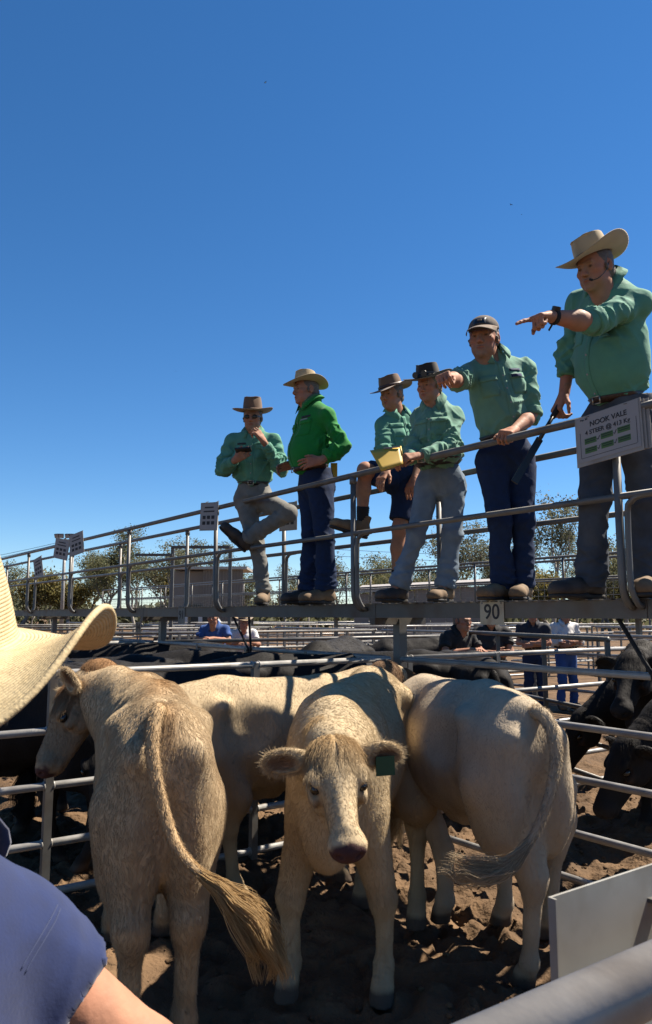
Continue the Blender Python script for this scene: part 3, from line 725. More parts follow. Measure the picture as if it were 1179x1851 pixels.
plant(4, 1005, 1008, 52, 1.5, 'yellow olive wattle bush below the tallest gum tree', sx=1.0); plant(4, 960, 1012, 50, .1, 'yellow green wattle bush half hidden by jeans')
plant(2, 1080, 975, 62, .9, common); plant(5, 1125, 950, 68, 5.2, common, sx=1.2); plant(0, 1165, 985, 60, 2.0, common); plant(1, 1200, 960, 72, 1.4, common); plant(4, 1100, 1030, 62, .5, common); plant(0, 890, 1010, 70, 2.5, common)
NUM = 'first second third fourth fifth sixth seventh eighth ninth tenth eleventh twelfth thirteenth fourteenth fifteenth sixteenth seventeenth eighteenth nineteenth twentieth'.split()
NUM += ['twenty ' + q for q in NUM[:9]] + ['thirtieth'] + ['thirty ' + q for q in NUM[:9]]
for i, (px, rt) in enumerate(sorted(GROVE, key=lambda q: q[0])):
    if rt['label'] == common: rt['label'] = 'grey green gum tree, %s in the tree line counted from the straw hat' % NUM[i]
# the unbroken scrub behind them
rs = np.random.RandomState(3); n = 12000
bx = rs.uniform(-75, 75, n); by = rs.uniform(86, 100, n); hz = 3.0 + 1.8 * vnoise(np.column_stack([bx * .12, by * .05, bx * 0]), 2); bz = rs.uniform(0, 1, n) ** .7 * hz
c = np.column_stack([bx, by, bz]); d1 = rs.normal(0, 1, (n, 3)); d1 /= np.linalg.norm(d1, axis=1)[:, None]; d2 = np.cross(d1, rs.normal(0, 1, (n, 3))); d2 /= np.linalg.norm(d2, axis=1)[:, None]
a = rs.uniform(.3, .65, (n, 1)); V = np.stack([c - d1 * a, c + d2 * a * .6, c + d1 * a, c - d2 * a * .6], 1).reshape(-1, 3)
scr = obj('scrub', V, np.arange(4 * n).reshape(n, 4), M['leaf'], None, False, np.array([.11, .115, .065]) * np.repeat(rs.uniform(.6, 1.3, (n, 1)), 4, 0))
tag(scr, 'low grey green scrub massed along the horizon', 'scrub', kind='stuff')
# birds
def bird(px, py, Y, span, yaw, label):
    c = P(px, py, Y); f = A3(math.cos(yaw), math.sin(yaw), 0); sd_ = A3(-f[1], f[0], 0); rt = empty('bird', tuple(c)); tag(rt, label, 'bird', 'birds in the sky')
    MB().tube([c - f * span * .28, c - f * span * .12, c + f * span * .1, c + f * span * .24], [span * .01, span * .055, span * .06, span * .012], 8).build('body', M['black'], rt, True)
    for s_ in (-1, 1):
        r_, m_, t_ = c + f * span * .04, c + sd_ * s_ * span * .25 + A3(0, 0, span * .1), c + sd_ * s_ * span * .5 + A3(0, 0, span * .03) - f * span * .06
        MB().add([r_ + f * span * .08, m_ + f * span * .07, t_, m_ - f * span * .08, r_ - f * span * .09, r_ + A3(0, 0, -.01), m_ + A3(0, 0, -.012)], [(0, 1, 6, 5), (1, 2, 6), (2, 3, 6), (3, 4, 5, 6)]).build('wing', M['black'], rt)
bird(480, 149, 38, .26, .6, 'small dark bird high in the open sky'); bird(924, 370, 38, .26, 2.2, 'small bird above the cap of the pointing man'); bird(943, 388, 60, .16, 1.2, 'tiny bird just below another near the pointing man'); bird(318, 671, 55, .14, .2, 'tiny bird over the man with the phone')
# ------------------------------------------------------------------ cattle
def furmat(name, rough=.75):
    m = bpy.data.materials.new(name); m.use_nodes = True; N = m.node_tree.nodes; L = m.node_tree.links
    b = N['Principled BSDF']; b.inputs['Roughness'].default_value = rough; b.inputs['Specular IOR Level'].default_value = .25
    a = N.new('ShaderNodeAttribute'); a.attribute_name = 'Col'
    L.new(a.outputs['Color'], b.inputs['Base Color'])
    tr = N.new('ShaderNodeBsdfTranslucent'); ms = N.new('ShaderNodeMixShader'); ms.inputs[0].default_value = .25
    L.new(a.outputs['Color'], tr.inputs[0]); L.new(b.outputs[0], ms.inputs[1]); L.new(tr.outputs[0], ms.inputs[2]); L.new(ms.outputs[0], N['Material Output'].inputs[0])
    return m
M['fur'] = furmat('cattle_hair')
M['hide'] = mat('cattle_hide', (1, 1, 1), .85, attr='Col', var=.10, scale=14, bump=.5, bscale=70, bdist=.006, spec=.2, stretch=(1, 1, .35), rvar=.05)
M['hideblack'] = mat('black_hide', (1, 1, 1), .75, attr='Col', var=.3, scale=10, bump=.5, bscale=60, bdist=.006, spec=.15, stretch=(1, 1, .35))
M['eye'] = mat('wet_eye', (.012, .008, .006), .12, var=.05, spec=.6)
M['tagm'] = mat('green_ear_tag', (.008, .075, .025), .5, var=.1)

def hairs(name, parent, roots, dirs, lens, cols, rad=.0008, npt=4, bend=None, rs=None, m=None, wob=.0, pts=None):
    "a coat of hair strands; roots etc. in world space (or the space the parent is built in)"
    n = len(roots); off = np.array(rootloc(parent)) if parent is not None else np.zeros(3)
    t = np.linspace(0, 1, npt)[None, :, None]
    L = np.asarray(lens)[:, None, None] if lens is not None else 1.
    if pts is None: pts = roots[:, None, :] + dirs[:, None, :] * t * L
    if bend is not None: pts = pts + bend[:, None, :] * (t ** 2) * L
    if wob:
        ph = rs.uniform(0, 6.28, (n, 1, 1)); sd_ = rs.normal(0, 1, (n, 1, 3))
        pts = pts + sd_ * wob * np.sin(ph + t * 5) * t
    hc = bpy.data.hair_curves.new(name); hc.add_curves([npt] * n)
    hc.attributes['position'].data.foreach_set('vector', (pts - off).astype(np.float32).ravel())
    ra = hc.attributes.get('radius') or hc.attributes.new('radius', 'FLOAT', 'POINT')
    rr = (np.broadcast_to(rad, (n,))[:, None] * (1 - .75 * t[0, :, 0])[None, :]).astype(np.float32); ra.data.foreach_set('value', rr.ravel())
    ca = hc.attributes.new('Col', 'FLOAT_COLOR', 'CURVE'); c4 = np.ones((n, 4), np.float32); c4[:, :3] = cols; ca.data.foreach_set('color', c4.ravel())
    hc.materials.append(m or M['fur'])
    o = bpy.data.objects.new(name, hc); COL.objects.link(o); o['kind'] = 'stuff'
    if parent is not None: o.parent = parent
    return o
def scatter(V, Q, n, rs, wfun=None):
    T = np.vstack([Q[:, [0, 1, 2]], Q[:, [0, 2, 3]]]); a, b, c = V[T[:, 0]], V[T[:, 1]], V[T[:, 2]]
    ar = np.linalg.norm(np.cross(b - a, c - a), axis=1)
    if wfun is not None: ar = ar * wfun((a + b + c) / 3)
    pk = rs.choice(len(T), n, p=ar / ar.sum()); r1 = np.sqrt(rs.uniform(0, 1, (n, 1))); r2 = rs.uniform(0, 1, (n, 1))
    w0, w1, w2 = 1 - r1, r1 * (1 - r2), r1 * r2
    return pk, T[pk], (w0, w1, w2)

# the head, in its own space: origin at the poll, +x to the muzzle, +z the forehead side
def head_solid():
    s = Solid()
    s.ell((.045, 0, -.065), (.10, .10, .095), .04)
    s.ell((.13, 0, -.045), (.13, .098, .062), .05)
    s.cone((.16, 0, -.075), (.40, 0, -.088), .080, .055, .04, flat=(A3(0, 1, 0), .86))
    s.cone((.15, 0, -.04), (.40, 0, -.045), .045, .034, .03)
    s.cone((.09, 0, -.16), (.39, 0, -.135), .075, .048, .04, flat=(A3(0, 1, 0), .85))
    s.ell((.435, 0, -.092), (.066, .072, .062), .03)
    s.ell((.455, 0, -.075), (.05, .066, .042), .02)
    s.ell((.42, 0, -.145), (.05, .05, .03), .02)
    for q in (-1, 1):
        s.ell((.13, q * .062, -.145), (.10, .045, .085), .03)
        s.ell((.16, q * .094, -.026), (.05, .022, .020), .025)
        s.ell((.19, q * .096, -.098), (.05, .018, .03), .03)
        s.ell((.19, q * .114, -.058), (.036, .030, .024), .012, sub=True)
        s.ell((.503, q * .040, -.078), (.022, .017, .012), .010, R=rot_from(unit([1, q * .6, 0]), unit([-q * .6, 1, 0]), A3(0, 0, 1)), sub=True)
    s.cone((.50, -.05, -.128), (.50, .05, -.128), .005, .005, .012, sub=True)
    s.cone((.40, .07, -.135), (.50, .05, -.13), .004, .004, .012, sub=True); s.cone((.40, -.07, -.135), (.50, -.05, -.13), .004, .004, .012, sub=True)
    s.cone((.05, 0, -.10), (-.12, 0, -.14), .105, .12, .05)                       # nape, buried in the neck
    return s
def ear_solid(q, droop=.25, fwd=.15, turn=0.):
    "ear on side q; opening faces forward"
    s = Solid(); base = A3(.035, q * .088, -.06)
    L = unit(A3(-.10 + turn, q, -droop)); Wd = unit(np.cross(L, A3(1, 0, .2))); Tn = np.cross(L, Wd)
    if Tn[0] < 0: Tn = -Tn
    R = rot_from(L, Wd, Tn)
    s.cone(base - L * .02, base + L * .06, .032, .036, .03)
    s.ell(base + L * .105, (.088, .062, .028), .03, R=R)
    s.ell(base + L * .118 + Tn * .024, (.070, .044, .028), .012, R=R, sub=True)
    return s, base, L, Wd, Tn
HV, HQ = head_solid().mesh(.0062); HV = smoothmesh(HV, HQ, 1, .4)
def ear_pair(**k):
    E = {}
    for q in (-1, 1):
        s, b_, L_, W_, T_ = ear_solid(q, **k); E[q] = (*s.mesh(.0055), b_, L_, W_, T_)
    return E
EARS0 = ear_pair(droop=.12); EARUP = ear_pair(droop=-.75, turn=-.35)

def steer(name, label, pos, heading, neck, headf, headup, coat, legs=None, tail=None, nhair=26000, H=1., seed=1, hide='hide', fur=True, group=None, res=.0165, width=1., eartag=None, hsc=1., ears=None, switch=True, tailr=(.034, .014)):
    """pos: ground point below the hooks; heading: unit (x,y) the body faces; neck: poll in body space;
    headf/headup: muzzle direction and forehead normal in body space; body space: x forward, y left, z up"""
    EARS = ears or EARS0; rs = np.random.RandomState(seed)
    fx = unit(A3(heading[0], heading[1], 0)); ly = A3(-fx[1], fx[0], 0)
    def Wd(p): p = np.atleast_2d(p) * H; return np.array(pos)[None, :] + p[:, :1] * fx + p[:, 1:2] * ly * 1.0 + p[:, 2:] * A3(0, 0, 1)
    L = dict(hl=(-.02, .15), hr=(-.02, -.15), fl=(1.02, .145), fr=(1.02, -.145)); L.update(legs or {})
    s = Solid(); w_ = width
    s.ell((.10, 0, 1.00), (.30, .235 * w_, .235), .10)
    s.ell((.36, 0, .96), (.42, .25 * w_, .275), .10)
    s.ell((.62, 0, .90), (.48, .285 * w_, .315), .10)
    s.ell((.98, 0, .90), (.32, .225 * w_, .33), .10)
    s.ell((1.17, 0, .70), (.15, .105, .17), .09)
    s.cone((-.08, 0, 1.155), (.28, 0, 1.19), .065, .07, .10); s.cone((.28, 0, 1.19), (.72, 0, 1.165), .07, .065, .10); s.cone((.72, 0, 1.165), (1.02, 0, 1.17), .065, .07, .10)
    for q in (-1, 1):
        s.ell((.17, q * .20 * w_, 1.125), (.075, .05, .045), .07)
        s.ell((-.15, q * .10, 1.06), (.055, .045, .055), .06)
        k = 'hl' if q > 0 else 'hr'; hx, hy = L[k]
        s.ell((.33, q * .275 * w_, 1.02), (.13, .06, .11), .09, sub=True)
        # hindquarter, gaskin, hock, shank
        s.ell((.0, q * .128 * w_, .83), (.195, .106, .31), .07)
        s.cone((.03 + hx * .3, q * .14 * w_, .84), (.08 + hx * .6, hy + q * .008, .60), .140, .104, .06)
        s.cone((.07 + hx * .6, hy + q * .01, .62), (-.095 + hx, hy, .475), .088, .052, .045)
        s.cone((-.02 + hx * .5, hy * .9, .78), (-.115 + hx, hy, .50), .085, .04, .07)
        s.cone((-.10 + hx, hy, .49), (-.10 + hx, hy, .44), .055, .05, .03)
        s.cone((-.098 + hx, hy, .45), (-.055 + hx, hy, .15), .045, .036, .03)
        s.ell((-.05 + hx, hy, .13), (.046, .044, .05), .025)
        s.cone((-.05 + hx, hy, .12), (-.005 + hx, hy, .06), .040, .046, .02)
        s.cone((-.01 + hx, hy, .07), (.015 + hx, hy, .0), .048, .058, .012, cut=[((0, 0, .004), (0, 0, -1))])
        k = 'fl' if q > 0 else 'fr'; gx_, gy_ = L[k]
        s.ell((1.0, q * .155 * w_, .90), (.17, .085, .27), .09)
        s.cone((1.04, q * .145 * w_, .74), (gx_ + .005, gy_, .40), .105, .055, .06)
        s.ell((gx_ + .008, gy_, .375), (.058, .054, .062), .03)
        s.cone((gx_ + .002, gy_, .36), (gx_ + .0, gy_, .14), .046, .038, .025)
        s.ell((gx_ + .006, gy_, .125), (.046, .044, .048), .025)
        s.cone((gx_ + .006, gy_, .12), (gx_ + .045, gy_, .06), .040, .046, .02)
        s.cone((gx_ + .04, gy_, .07), (gx_ + .062, gy_, .0), .048, .058, .012, cut=[((0, 0, .004), (0, 0, -1))])
    neck = np.asarray(neck, float); hf = unit(headf); hu = unit(np.asarray(headup) - hf * np.dot(headup, hf)); hs = np.cross(hu, hf)
    R = rot_from(hf, hs, hu)
    nb = neck + R @ (A3(-.03, 0, -.11) * hsc)
    mid = (A3(1.10, 0, 1.0) + nb) / 2 + A3(0, 0, .015)
    lat = unit(np.cross(nb - A3(1.0, 0, .95), A3(0, 0, 1)))
    s.cone((1.02, 0, .97), mid, .235, .165, .10, flat=(lat, .78)); s.cone(mid, nb, .165, .118, .08, flat=(lat, .92))
    s.cone((1.15, 0, .72), (mid + nb) / 2 - A3(0, 0, .10), .085, .055, .08, flat=(lat, .6))
    s.cone((1.02, 0, 1.15), mid + A3(0, 0, .12), .06, .05, .08)
    s.cone((.52, 0, .585), (.66, 0, .57), .045, .03, .08)                        # sheath
    V, Q = s.mesh(res); V = smoothmesh(V, Q, 1, .4)
    V[:, 2] = np.maximum(V[:, 2], .002)
    N = vnormals(V, Q)
    V = V + N * (.006 * fbm(V * 7, 2, seed))[:, None]
    headV = neck + (HV * hsc) @ R.T
    eparts = []
    for q in (-1, 1):
        ev, eq, eb, eL, eW, eT = EARS[q]; eparts.append((neck + (ev * hsc) @ R.T, eq, q))
    base = np.array(coat['base']); 
    def color(p, kind):
        n1 = fbm(p * 5 + seed, 3, 3)[:, None]; n2 = fbm(p * A3(14, 14, 5) + seed, 2, 5)[:, None]
        c = base * (1 + .10 * n1 + .06 * n2)
        if 'rear' in coat:                                                      # browner rump, spine and flanks
            t = np.clip((.45 - p[:, :1]) / .5, 0, 1) * np.clip(.6 + .7 * n1 + .3 * n2, 0, 1); c = c * (1 - t) + np.array(coat['rear']) * t
        if 'top' in coat and kind == 'body':
            t = np.exp(-(p[:, 1:2] / .07) ** 2) * np.clip((p[:, 2:] - .95) / .12, 0, 1) * np.clip(.5 + .5 * n1, 0, 1); c = c * (1 - t) + np.array(coat['top']) * t
        dirt = np.array(coat.get('dirt', (.10, .065, .04)))
        t = np.clip((.34 - p[:, 2:]) / .42 + .35 * n1 - .02, 0, 1) * coat.get('dirtamt', .6); c = c * (1 - t) + dirt * t
        t = np.clip(1 - np.abs(p[:, 2:] - .40) / .07 + .8 * n1, 0, 1) * coat.get('knee', .25) * np.clip((.8 - p[:, 2:]) * 4, 0, 1); c = c * (1 - t) + dirt * t
        t = np.clip((.075 + .01 * n1 - p[:, 2:]) / .02, 0, 1); c = c * (1 - t) + np.array([.075, .055, .04]) * t
        return np.clip(c, .004, .95)
    def hcolor(loc, p):
        c = color(p, 'head')
        if 'headshade' in coat: c = c * .35 + np.array(coat['headshade']) * .65  # browner head: the shade on it is put into the coat colour
        t = np.clip((loc[:, :1] - .447 - .25 * np.abs(loc[:, 2:] + .08) + .02 * fbm(loc * 30, 2, 4)[:, None]) / .02, 0, 1); c = c * (1 - t) + np.array(coat.get('nose', (.06, .03, .03))) * t
        for q in (-1, 1):
            d = np.linalg.norm((loc - [.185, q * .098, -.062]) / [.04, .03, .026], axis=1)[:, None]; t = np.clip(1.35 - d, 0, 1) * .75; c = c * (1 - t) + np.array([.04, .025, .018]) * t
            d = np.linalg.norm((loc - [.24, q * .09, -.10]) / [.09, .03, .02], axis=1)[:, None]; t = np.clip(1.2 - d, 0, 1) * .45; c = c * (1 - t) + np.array([.12, .07, .045]) * t
        if 'poll' in coat:
            t = np.clip((.14 - loc[:, :1]) / .12, 0, 1); c = c * (1 - t) + np.array(coat['poll']) * t
        return np.clip(c, .004, .95)
    def ecolor(loc, q, p):
        c = color(p, 'ear'); eb, eL, eW, eT = EARS[q][2:]
        inn = np.clip(((loc - eb - eL * .13) @ eT)[:, None] / .012 * -1 + .2, 0, 1); t = inn * .0
        d = loc - eb - eL * .115; f = np.clip(1 - np.sqrt(((d @ eL) / .07) ** 2 + ((d @ eW) / .045) ** 2)[:, None], 0, 1) * (((d @ eT)[:, None] > -.012) * 1.0)
        t = np.clip(f * 3, 0, 1) * .8; c = c * (1 - t) + np.array(coat.get('earin', (.16, .09, .06))) * t
        return np.clip(c, .004, .95)
    cb = color(V, 'body'); ch = hcolor(HV, headV)
    ec = [ecolor(EARS[q][0], q, ev) for ev, eq, q in eparts]
    root = empty(name, tuple(pos)); tag(root, label, 'cattle', group)
    BV, BQ, BC = join([(V, Q, cb), (headV, HQ, ch)] + [(eparts[i][0], eparts[i][1], ec[i]) for i in (0, 1)])
    obj('body', Wd(BV), BQ, M[hide], root, True, BC)
    for q in (-1, 1):
        e = neck + R @ (A3(.19, q * .090, -.056) * hsc); sp_ = Solid(); sp_.ell((0, 0, 0), np.array([.028, .023, .022]) * np.mean(hsc), 0); ev, eq = sp_.mesh(.006)
        obj('eye', Wd(e + ev @ R.T), eq, M['eye'], root, True)
    # tail
    tp = tail or [(-.13, 0, 1.13), (-.22, 0, 1.08), (-.25, 0, .9), (-.25, .01, .6), (-.26, .02, .45)]
    tp = np.vstack([[(.0, 0, 1.14)], tp]); tpts = spline(tp, 7); rr = np.linspace(tailr[0], tailr[1], len(tpts))
    tv, tf = sweep(tpts, rr, 12); tv = np.array(tv); tq = np.array([f for f in tf if len(f) == 4])
    tc = color(tv, 'tail'); 
    if 'tail' in coat: tc = tc * .3 + np.array(coat['tail']) * .7
    tlo = obj('tail', Wd(tv), tq, M[hide], root, True, tc)
    if fur:
        # coat
        AV, AQ, AC = BV, BQ, BC; AN = vnormals(AV, AQ)
        nb_ = len(V); nh_ = len(headV)
        pk, T, wt = scatter(AV, AQ, nhair, rs, lambda p: np.clip((p[:, 2] - .06) * 20, .0, 1))
        I = lambda A: sum(wt[i] * A[T[:, i]] for i in range(3))
        p, nn, cc = I(AV), I(AN), I(AC); nn /= np.linalg.norm(nn, axis=1)[:, None] + 1e-9
        ishead = (T[:, 0] >= nb_) & (T[:, 0] < nb_ + nh_); isear = T[:, 0] >= nb_ + nh_
        flow = np.tile(A3(-.55, 0, -.75), (len(p), 1)); flow[:, 1] = np.sign(p[:, 1]) * .15
        hl_ = (p - neck) @ R / hsc                                                       # head space
        hfl = np.column_stack([np.where(hl_[:, 0] < .17, .9, .35), np.sign(hl_[:, 1]) * .35, np.full(len(p), -.2)]) @ R.T
        flow[ishead] = hfl[ishead]
        for i, (ev, eq, q) in enumerate(eparts):
            m_ = isear & ((hl_[:, 1] > 0) == (q > 0)); flow[m_] = R @ EARS[q][3]
        flow = flow + rs.normal(0, .28, flow.shape) + .5 * np.column_stack([vnoise(p * 16, 1), vnoise(p * 16, 2), vnoise(p * 16, 3)])
        flow = flow - nn * (flow * nn).sum(1)[:, None]; flow /= np.linalg.norm(flow, axis=1)[:, None] + 1e-9
        lift = coat.get('lift', .34)
        dirs = flow + nn * lift; dirs /= np.linalg.norm(dirs, axis=1)[:, None]
        ln = coat.get('len', .015) * rs.uniform(.6, 1.4, len(p)) * (1 + .5 * np.clip((p[:, 2] - 1.12) * 8, 0, 1))
        ln[ishead] = .013; ln[isear] = .024
        ed = np.minimum(*[np.linalg.norm((hl_ - [.185, q * .096, -.06]) / [.045, .05, .034], axis=1) for q in (-1, 1)]); ln[ishead & (ed < 1)] = .002
        face = ishead & (hl_[:, 0] > .17) & (ed >= 1); ln[face] = .009; nose = ishead & (hl_[:, 0] > .44); ln[nose] = .003
        pollm = ishead & (hl_[:, 0] < .16) & (hl_[:, 2] > -.06); ln[pollm] = rs.uniform(.03, .06, pollm.sum())
        cv = np.clip(cc * rs.uniform(.88, 1.12, (len(p), 1)), 0, .95)
        hairs('coat', root, Wd(p), (dirs[:, :1] * fx + dirs[:, 1:2] * ly + dirs[:, 2:] * A3(0, 0, 1)), ln * H, cv, rad=.00062, npt=4, bend=np.tile(A3(0, 0, -.25), (len(p), 1)))
        # forelock on the poll
        n = 1500; a = rs.uniform(-1, 1, n); b = rs.uniform(0, 1, n)
        loc = np.column_stack([-.02 + .10 * b, a * .075 * (1 - .3 * b), -.01 + .02 * (1 - a * a) + .015 * b * 0])
        dl = np.column_stack([.9 + rs.normal(0, .25, n), a * .5 + rs.normal(0, .35, n), .45 + rs.normal(0, .2, n) - .25 * b])
        dl /= np.linalg.norm(dl, axis=1)[:, None]; cl = hcolor(loc, neck + loc @ R.T) * rs.uniform(.75, 1.3, (n, 1))
        wd = lambda d: d[:, :1] * fx + d[:, 1:2] * ly + d[:, 2:] * A3(0, 0, 1)
        hairs('forelock', root, Wd(neck + (loc * hsc) @ R.T), wd(dl @ R.T), rs.uniform(.05, .09, n), np.clip(cl, 0, .95), rad=.0011, npt=7, bend=wd(np.tile(A3(.25, 0, -.75), (n, 1)) @ R.T), rs=rs, wob=.012)
        # ear fringe
        for ev, eq, q in eparts:
            eb, eL, eW, eT = EARS[q][2:]; n = 500; an = rs.uniform(0, 6.28, n)
            rr_ = rs.uniform(.75, 1.02, n); loc = eb + eL * .108 + np.outer(np.cos(an) * .082 * rr_, eL) + np.outer(np.sin(an) * .054 * rr_, eW)
            dl = np.outer(np.cos(an), eL) * .7 + np.outer(np.sin(an), eW) * .7 + eT * .45 + rs.normal(0, .25, (n, 3)); dl /= np.linalg.norm(dl, axis=1)[:, None]
            hairs('ear_hair', root, Wd(neck + (loc * hsc) @ R.T), wd(dl @ R.T), rs.uniform(.018, .042, n), np.clip(base * rs.uniform(.8, 1.25, (n, 1)), 0, .95), rad=.0009, npt=4)
        # tail fur
        tn = vnormals(tv, tq); pk, T, wt = scatter(tv, tq, 2600, rs); p = sum(wt[i] * tv[T[:, i]] for i in range(3)); nn = sum(wt[i] * tn[T[:, i]] for i in range(3)); c_ = sum(wt[i] * tc[T[:, i]] for i in range(3))
        seg = np.array([tpts[np.argmin(((tpts - q_) ** 2).sum(1))] for q_ in p]); kx = np.array([np.argmin(((tpts - q_) ** 2).sum(1)) for q_ in p])
        tg = np.array([unit(tpts[min(i + 1, len(tpts) - 1)] - tpts[max(i - 1, 0)]) for i in range(len(tpts))])[kx]
        dl = tg + nn * .45 + rs.normal(0, .2, p.shape); dl /= np.linalg.norm(dl, axis=1)[:, None]
        hairs('tail_hair', tlo, Wd(p), wd(dl), rs.uniform(.008, .02, len(p)), np.clip(c_ * rs.uniform(.75, 1.25, (len(p), 1)), 0, .95), rad=.001, npt=4)
        if switch:
            n = coat.get('swn', 1700); sw = coat.get('switch', coat.get('tail', coat['base'])); k = len(tpts); ext = np.array(coat['swpath']) if 'swpath' in coat else np.array([tpts[-1] + unit(tpts[-1] - tpts[-4]) * q_ for q_ in (.08, .16, .24)])
            i0 = int(k * .60); path = np.vstack([tpts[i0:], spline(np.vstack([tpts[-1:], ext]), 8)[1:]]); cum = np.r_[0, np.cumsum(np.linalg.norm(np.diff(path, axis=0), axis=1))]; cum /= cum[-1]
            def along(q_): return np.stack([np.interp(q_, cum, path[:, i]) for i in range(3)], -1)
            nl = 13; lock = rs.randint(0, nl, n); lo_ = rs.normal(0, 1, (nl, 3)) * coat.get('swspread', .035); lend = rs.uniform(.82, 1.0, nl)
            s0 = rs.uniform(0, .62, n); s1 = np.maximum(np.minimum(lend[lock] + rs.normal(0, .03, n), s0 + rs.uniform(.35, .75, n)), s0 + .12); tt = np.linspace(0, 1, 10)[None, :]
            q_ = np.clip(s0[:, None] + (s1 - s0)[:, None] * tt, 0, 1); pp = along(q_); gr = np.clip((q_ - .3) / .45, 0, 1)[:, :, None] ** 1.2
            clump = 1 - .55 * np.clip((q_ - .75) / .25, 0, 1)[:, :, None]
            wv = np.sin(q_ * 26 + lock[:, None] * 1.7)[:, :, None] * lo_[(lock + 3) % nl][:, None, :] * .4
            pp = pp + lo_[lock][:, None, :] * gr + rs.normal(0, 1, (n, 1, 3)) * .010 * (.5 + gr) * clump + wv * gr
            pp = Wd(pp.reshape(-1, 3)).reshape(n, 10, 3)
            hairs('switch', tlo, pp[:, 0], None, None, np.clip(np.array(sw) * rs.uniform(.65, 1.35, (n, 1)), 0, .95), rad=.0013, npt=10, pts=pp)
    if eartag is not None:
        q = eartag; eb, eL, eW, eT = EARS[q][2:]
        c0 = eb + eL * .12 + eT * .012
        lo = lambda x: neck + R @ (x * hsc)
        cen = lo(c0 + eT * .006); zz = A3(0, 0, 1); rgt = unit(R @ eL); dn = unit(-zz + rgt * np.dot(zz, rgt)); nrm = np.cross(rgt, dn)
        V8 = MB().box(cen + dn * .03 + unit(R @ eT) * .004, rgt * .036, dn * .034, nrm * .0018)
        obj('ear_tag', Wd(np.array(V8.V)), V8.F, M['tagm'], root, False)
    return root

CREAM = dict(len=.010, lift=.28, base=(0.385, 0.299, 0.184), rear=(0.361, 0.275, 0.164), poll=(0.361, 0.246, 0.123), dirtamt=.55, dirt=(0.098, 0.066, 0.041), tail=(0.344, 0.254, 0.148), knee=.35)
TAN = dict(headshade=(.17, .105, .055), base=(.42, .325, .205), rear=(.33, .245, .15), top=(0.271, 0.156, 0.066), poll=(0.205, 0.111, 0.049), dirtamt=.55, dirt=(0.082, 0.053, 0.033), len=.016, lift=.32, tail=(0.344, 0.230, 0.119), switch=(0.328, 0.213, 0.094), knee=.4)
PALE = dict(base=(0.377, 0.307, 0.221), rear=(0.344, 0.279, 0.197), dirtamt=.5, dirt=(0.098, 0.066, 0.041), len=.007, lift=.2, tail=(0.328, 0.262, 0.180), switch=(0.361, 0.279, 0.180), knee=.2, nose=(0.082, 0.049, 0.041))
BLACKC = dict(base=(.012, .011, .011), dirtamt=.4, dirt=(.05, .035, .025), nose=(.02, .018, .018), earin=(.02, .016, .014), knee=.2, len=.014, poll=(.014, .012, .011))
def bodyspace(pos, heading, p):
    fx = unit(A3(heading[0], heading[1], 0)); ly = A3(-fx[1], fx[0], 0); d = np.asarray(p) - np.asarray(pos); return A3(d @ fx, d @ ly, d[2])

# 1: facing the camera, head low
hd = unit([-.25, -1, 0]); pos = P(690, 1640, 4.52); pos[2] = 0
bs = lambda p: bodyspace(pos, hd, p)
fl_, fr_ = bs(PZ(692, 1806, 0)), bs(PZ(526, 1800, 0)); hl_, hr_ = bs(PZ(748, 1684, 0)), bs(PZ(655, 1640, 0))
nk = bs(P(606, 1352, 3.00)); mz = bs(P(642, 1556, 2.64)); hf_ = unit(mz - nk)
steer('steer', 'cream steer facing the camera with a green ear tag and lowered head', pos, hd, nk, hf_, unit([.62, .20, .75]), CREAM, dict(fl=(fl_[0] - .04, fl_[1]), fr=(fr_[0] - .04, fr_[1]), hl=(hl_[0] * .8, hl_[1]), hr=(hr_[0], hr_[1])), seed=3, nhair=120000, eartag=1, hsc=np.array([.84, .90, .90]), group='pale steers in pen 90', H=1.03, width=.76)
# 2: rear view, brown tinged, tail swinging across
hd = unit([-.30, 1, 0]); pos = P(290, 1500, 3.06); pos[2] = 0
bs = lambda p: bodyspace(pos, hd, p)
T = [bs(P(x, y, Y)) for x, y, Y in ((286, 1302, 2.90), (276, 1345, 2.83), (278, 1400, 2.80), (296, 1480, 2.79), (322, 1548, 2.76), (362, 1592, 2.72), (398, 1618, 2.70))]
c2 = dict(TAN); c2['swpath'] = [bs(P(x, y, Y)) for x, y, Y in ((432, 1650, 2.69), (468, 1692, 2.68), (488, 1735, 2.68), (492, 1772, 2.68))]; c2['swspread'] = .026; c2['swn'] = 2600
nk = bs(P(128, 1257, 4.25)); mz = bs(P(74, 1364, 4.10)); hf_ = unit(mz - nk)
steer('steer', 'tan and cream steer seen from behind with its tawny tail swung aside', pos, hd, nk, hf_, A3(.1, .9, .4), c2, dict(hl=(-.02, .10), hr=(.03, -.10), fl=(1.02, .12), fr=(1.02, -.12)), T, seed=5, nhair=130000, group='pale steers in pen 90', H=1.03, width=.76, tailr=(.028, .012), hsc=.90, ears=EARUP)
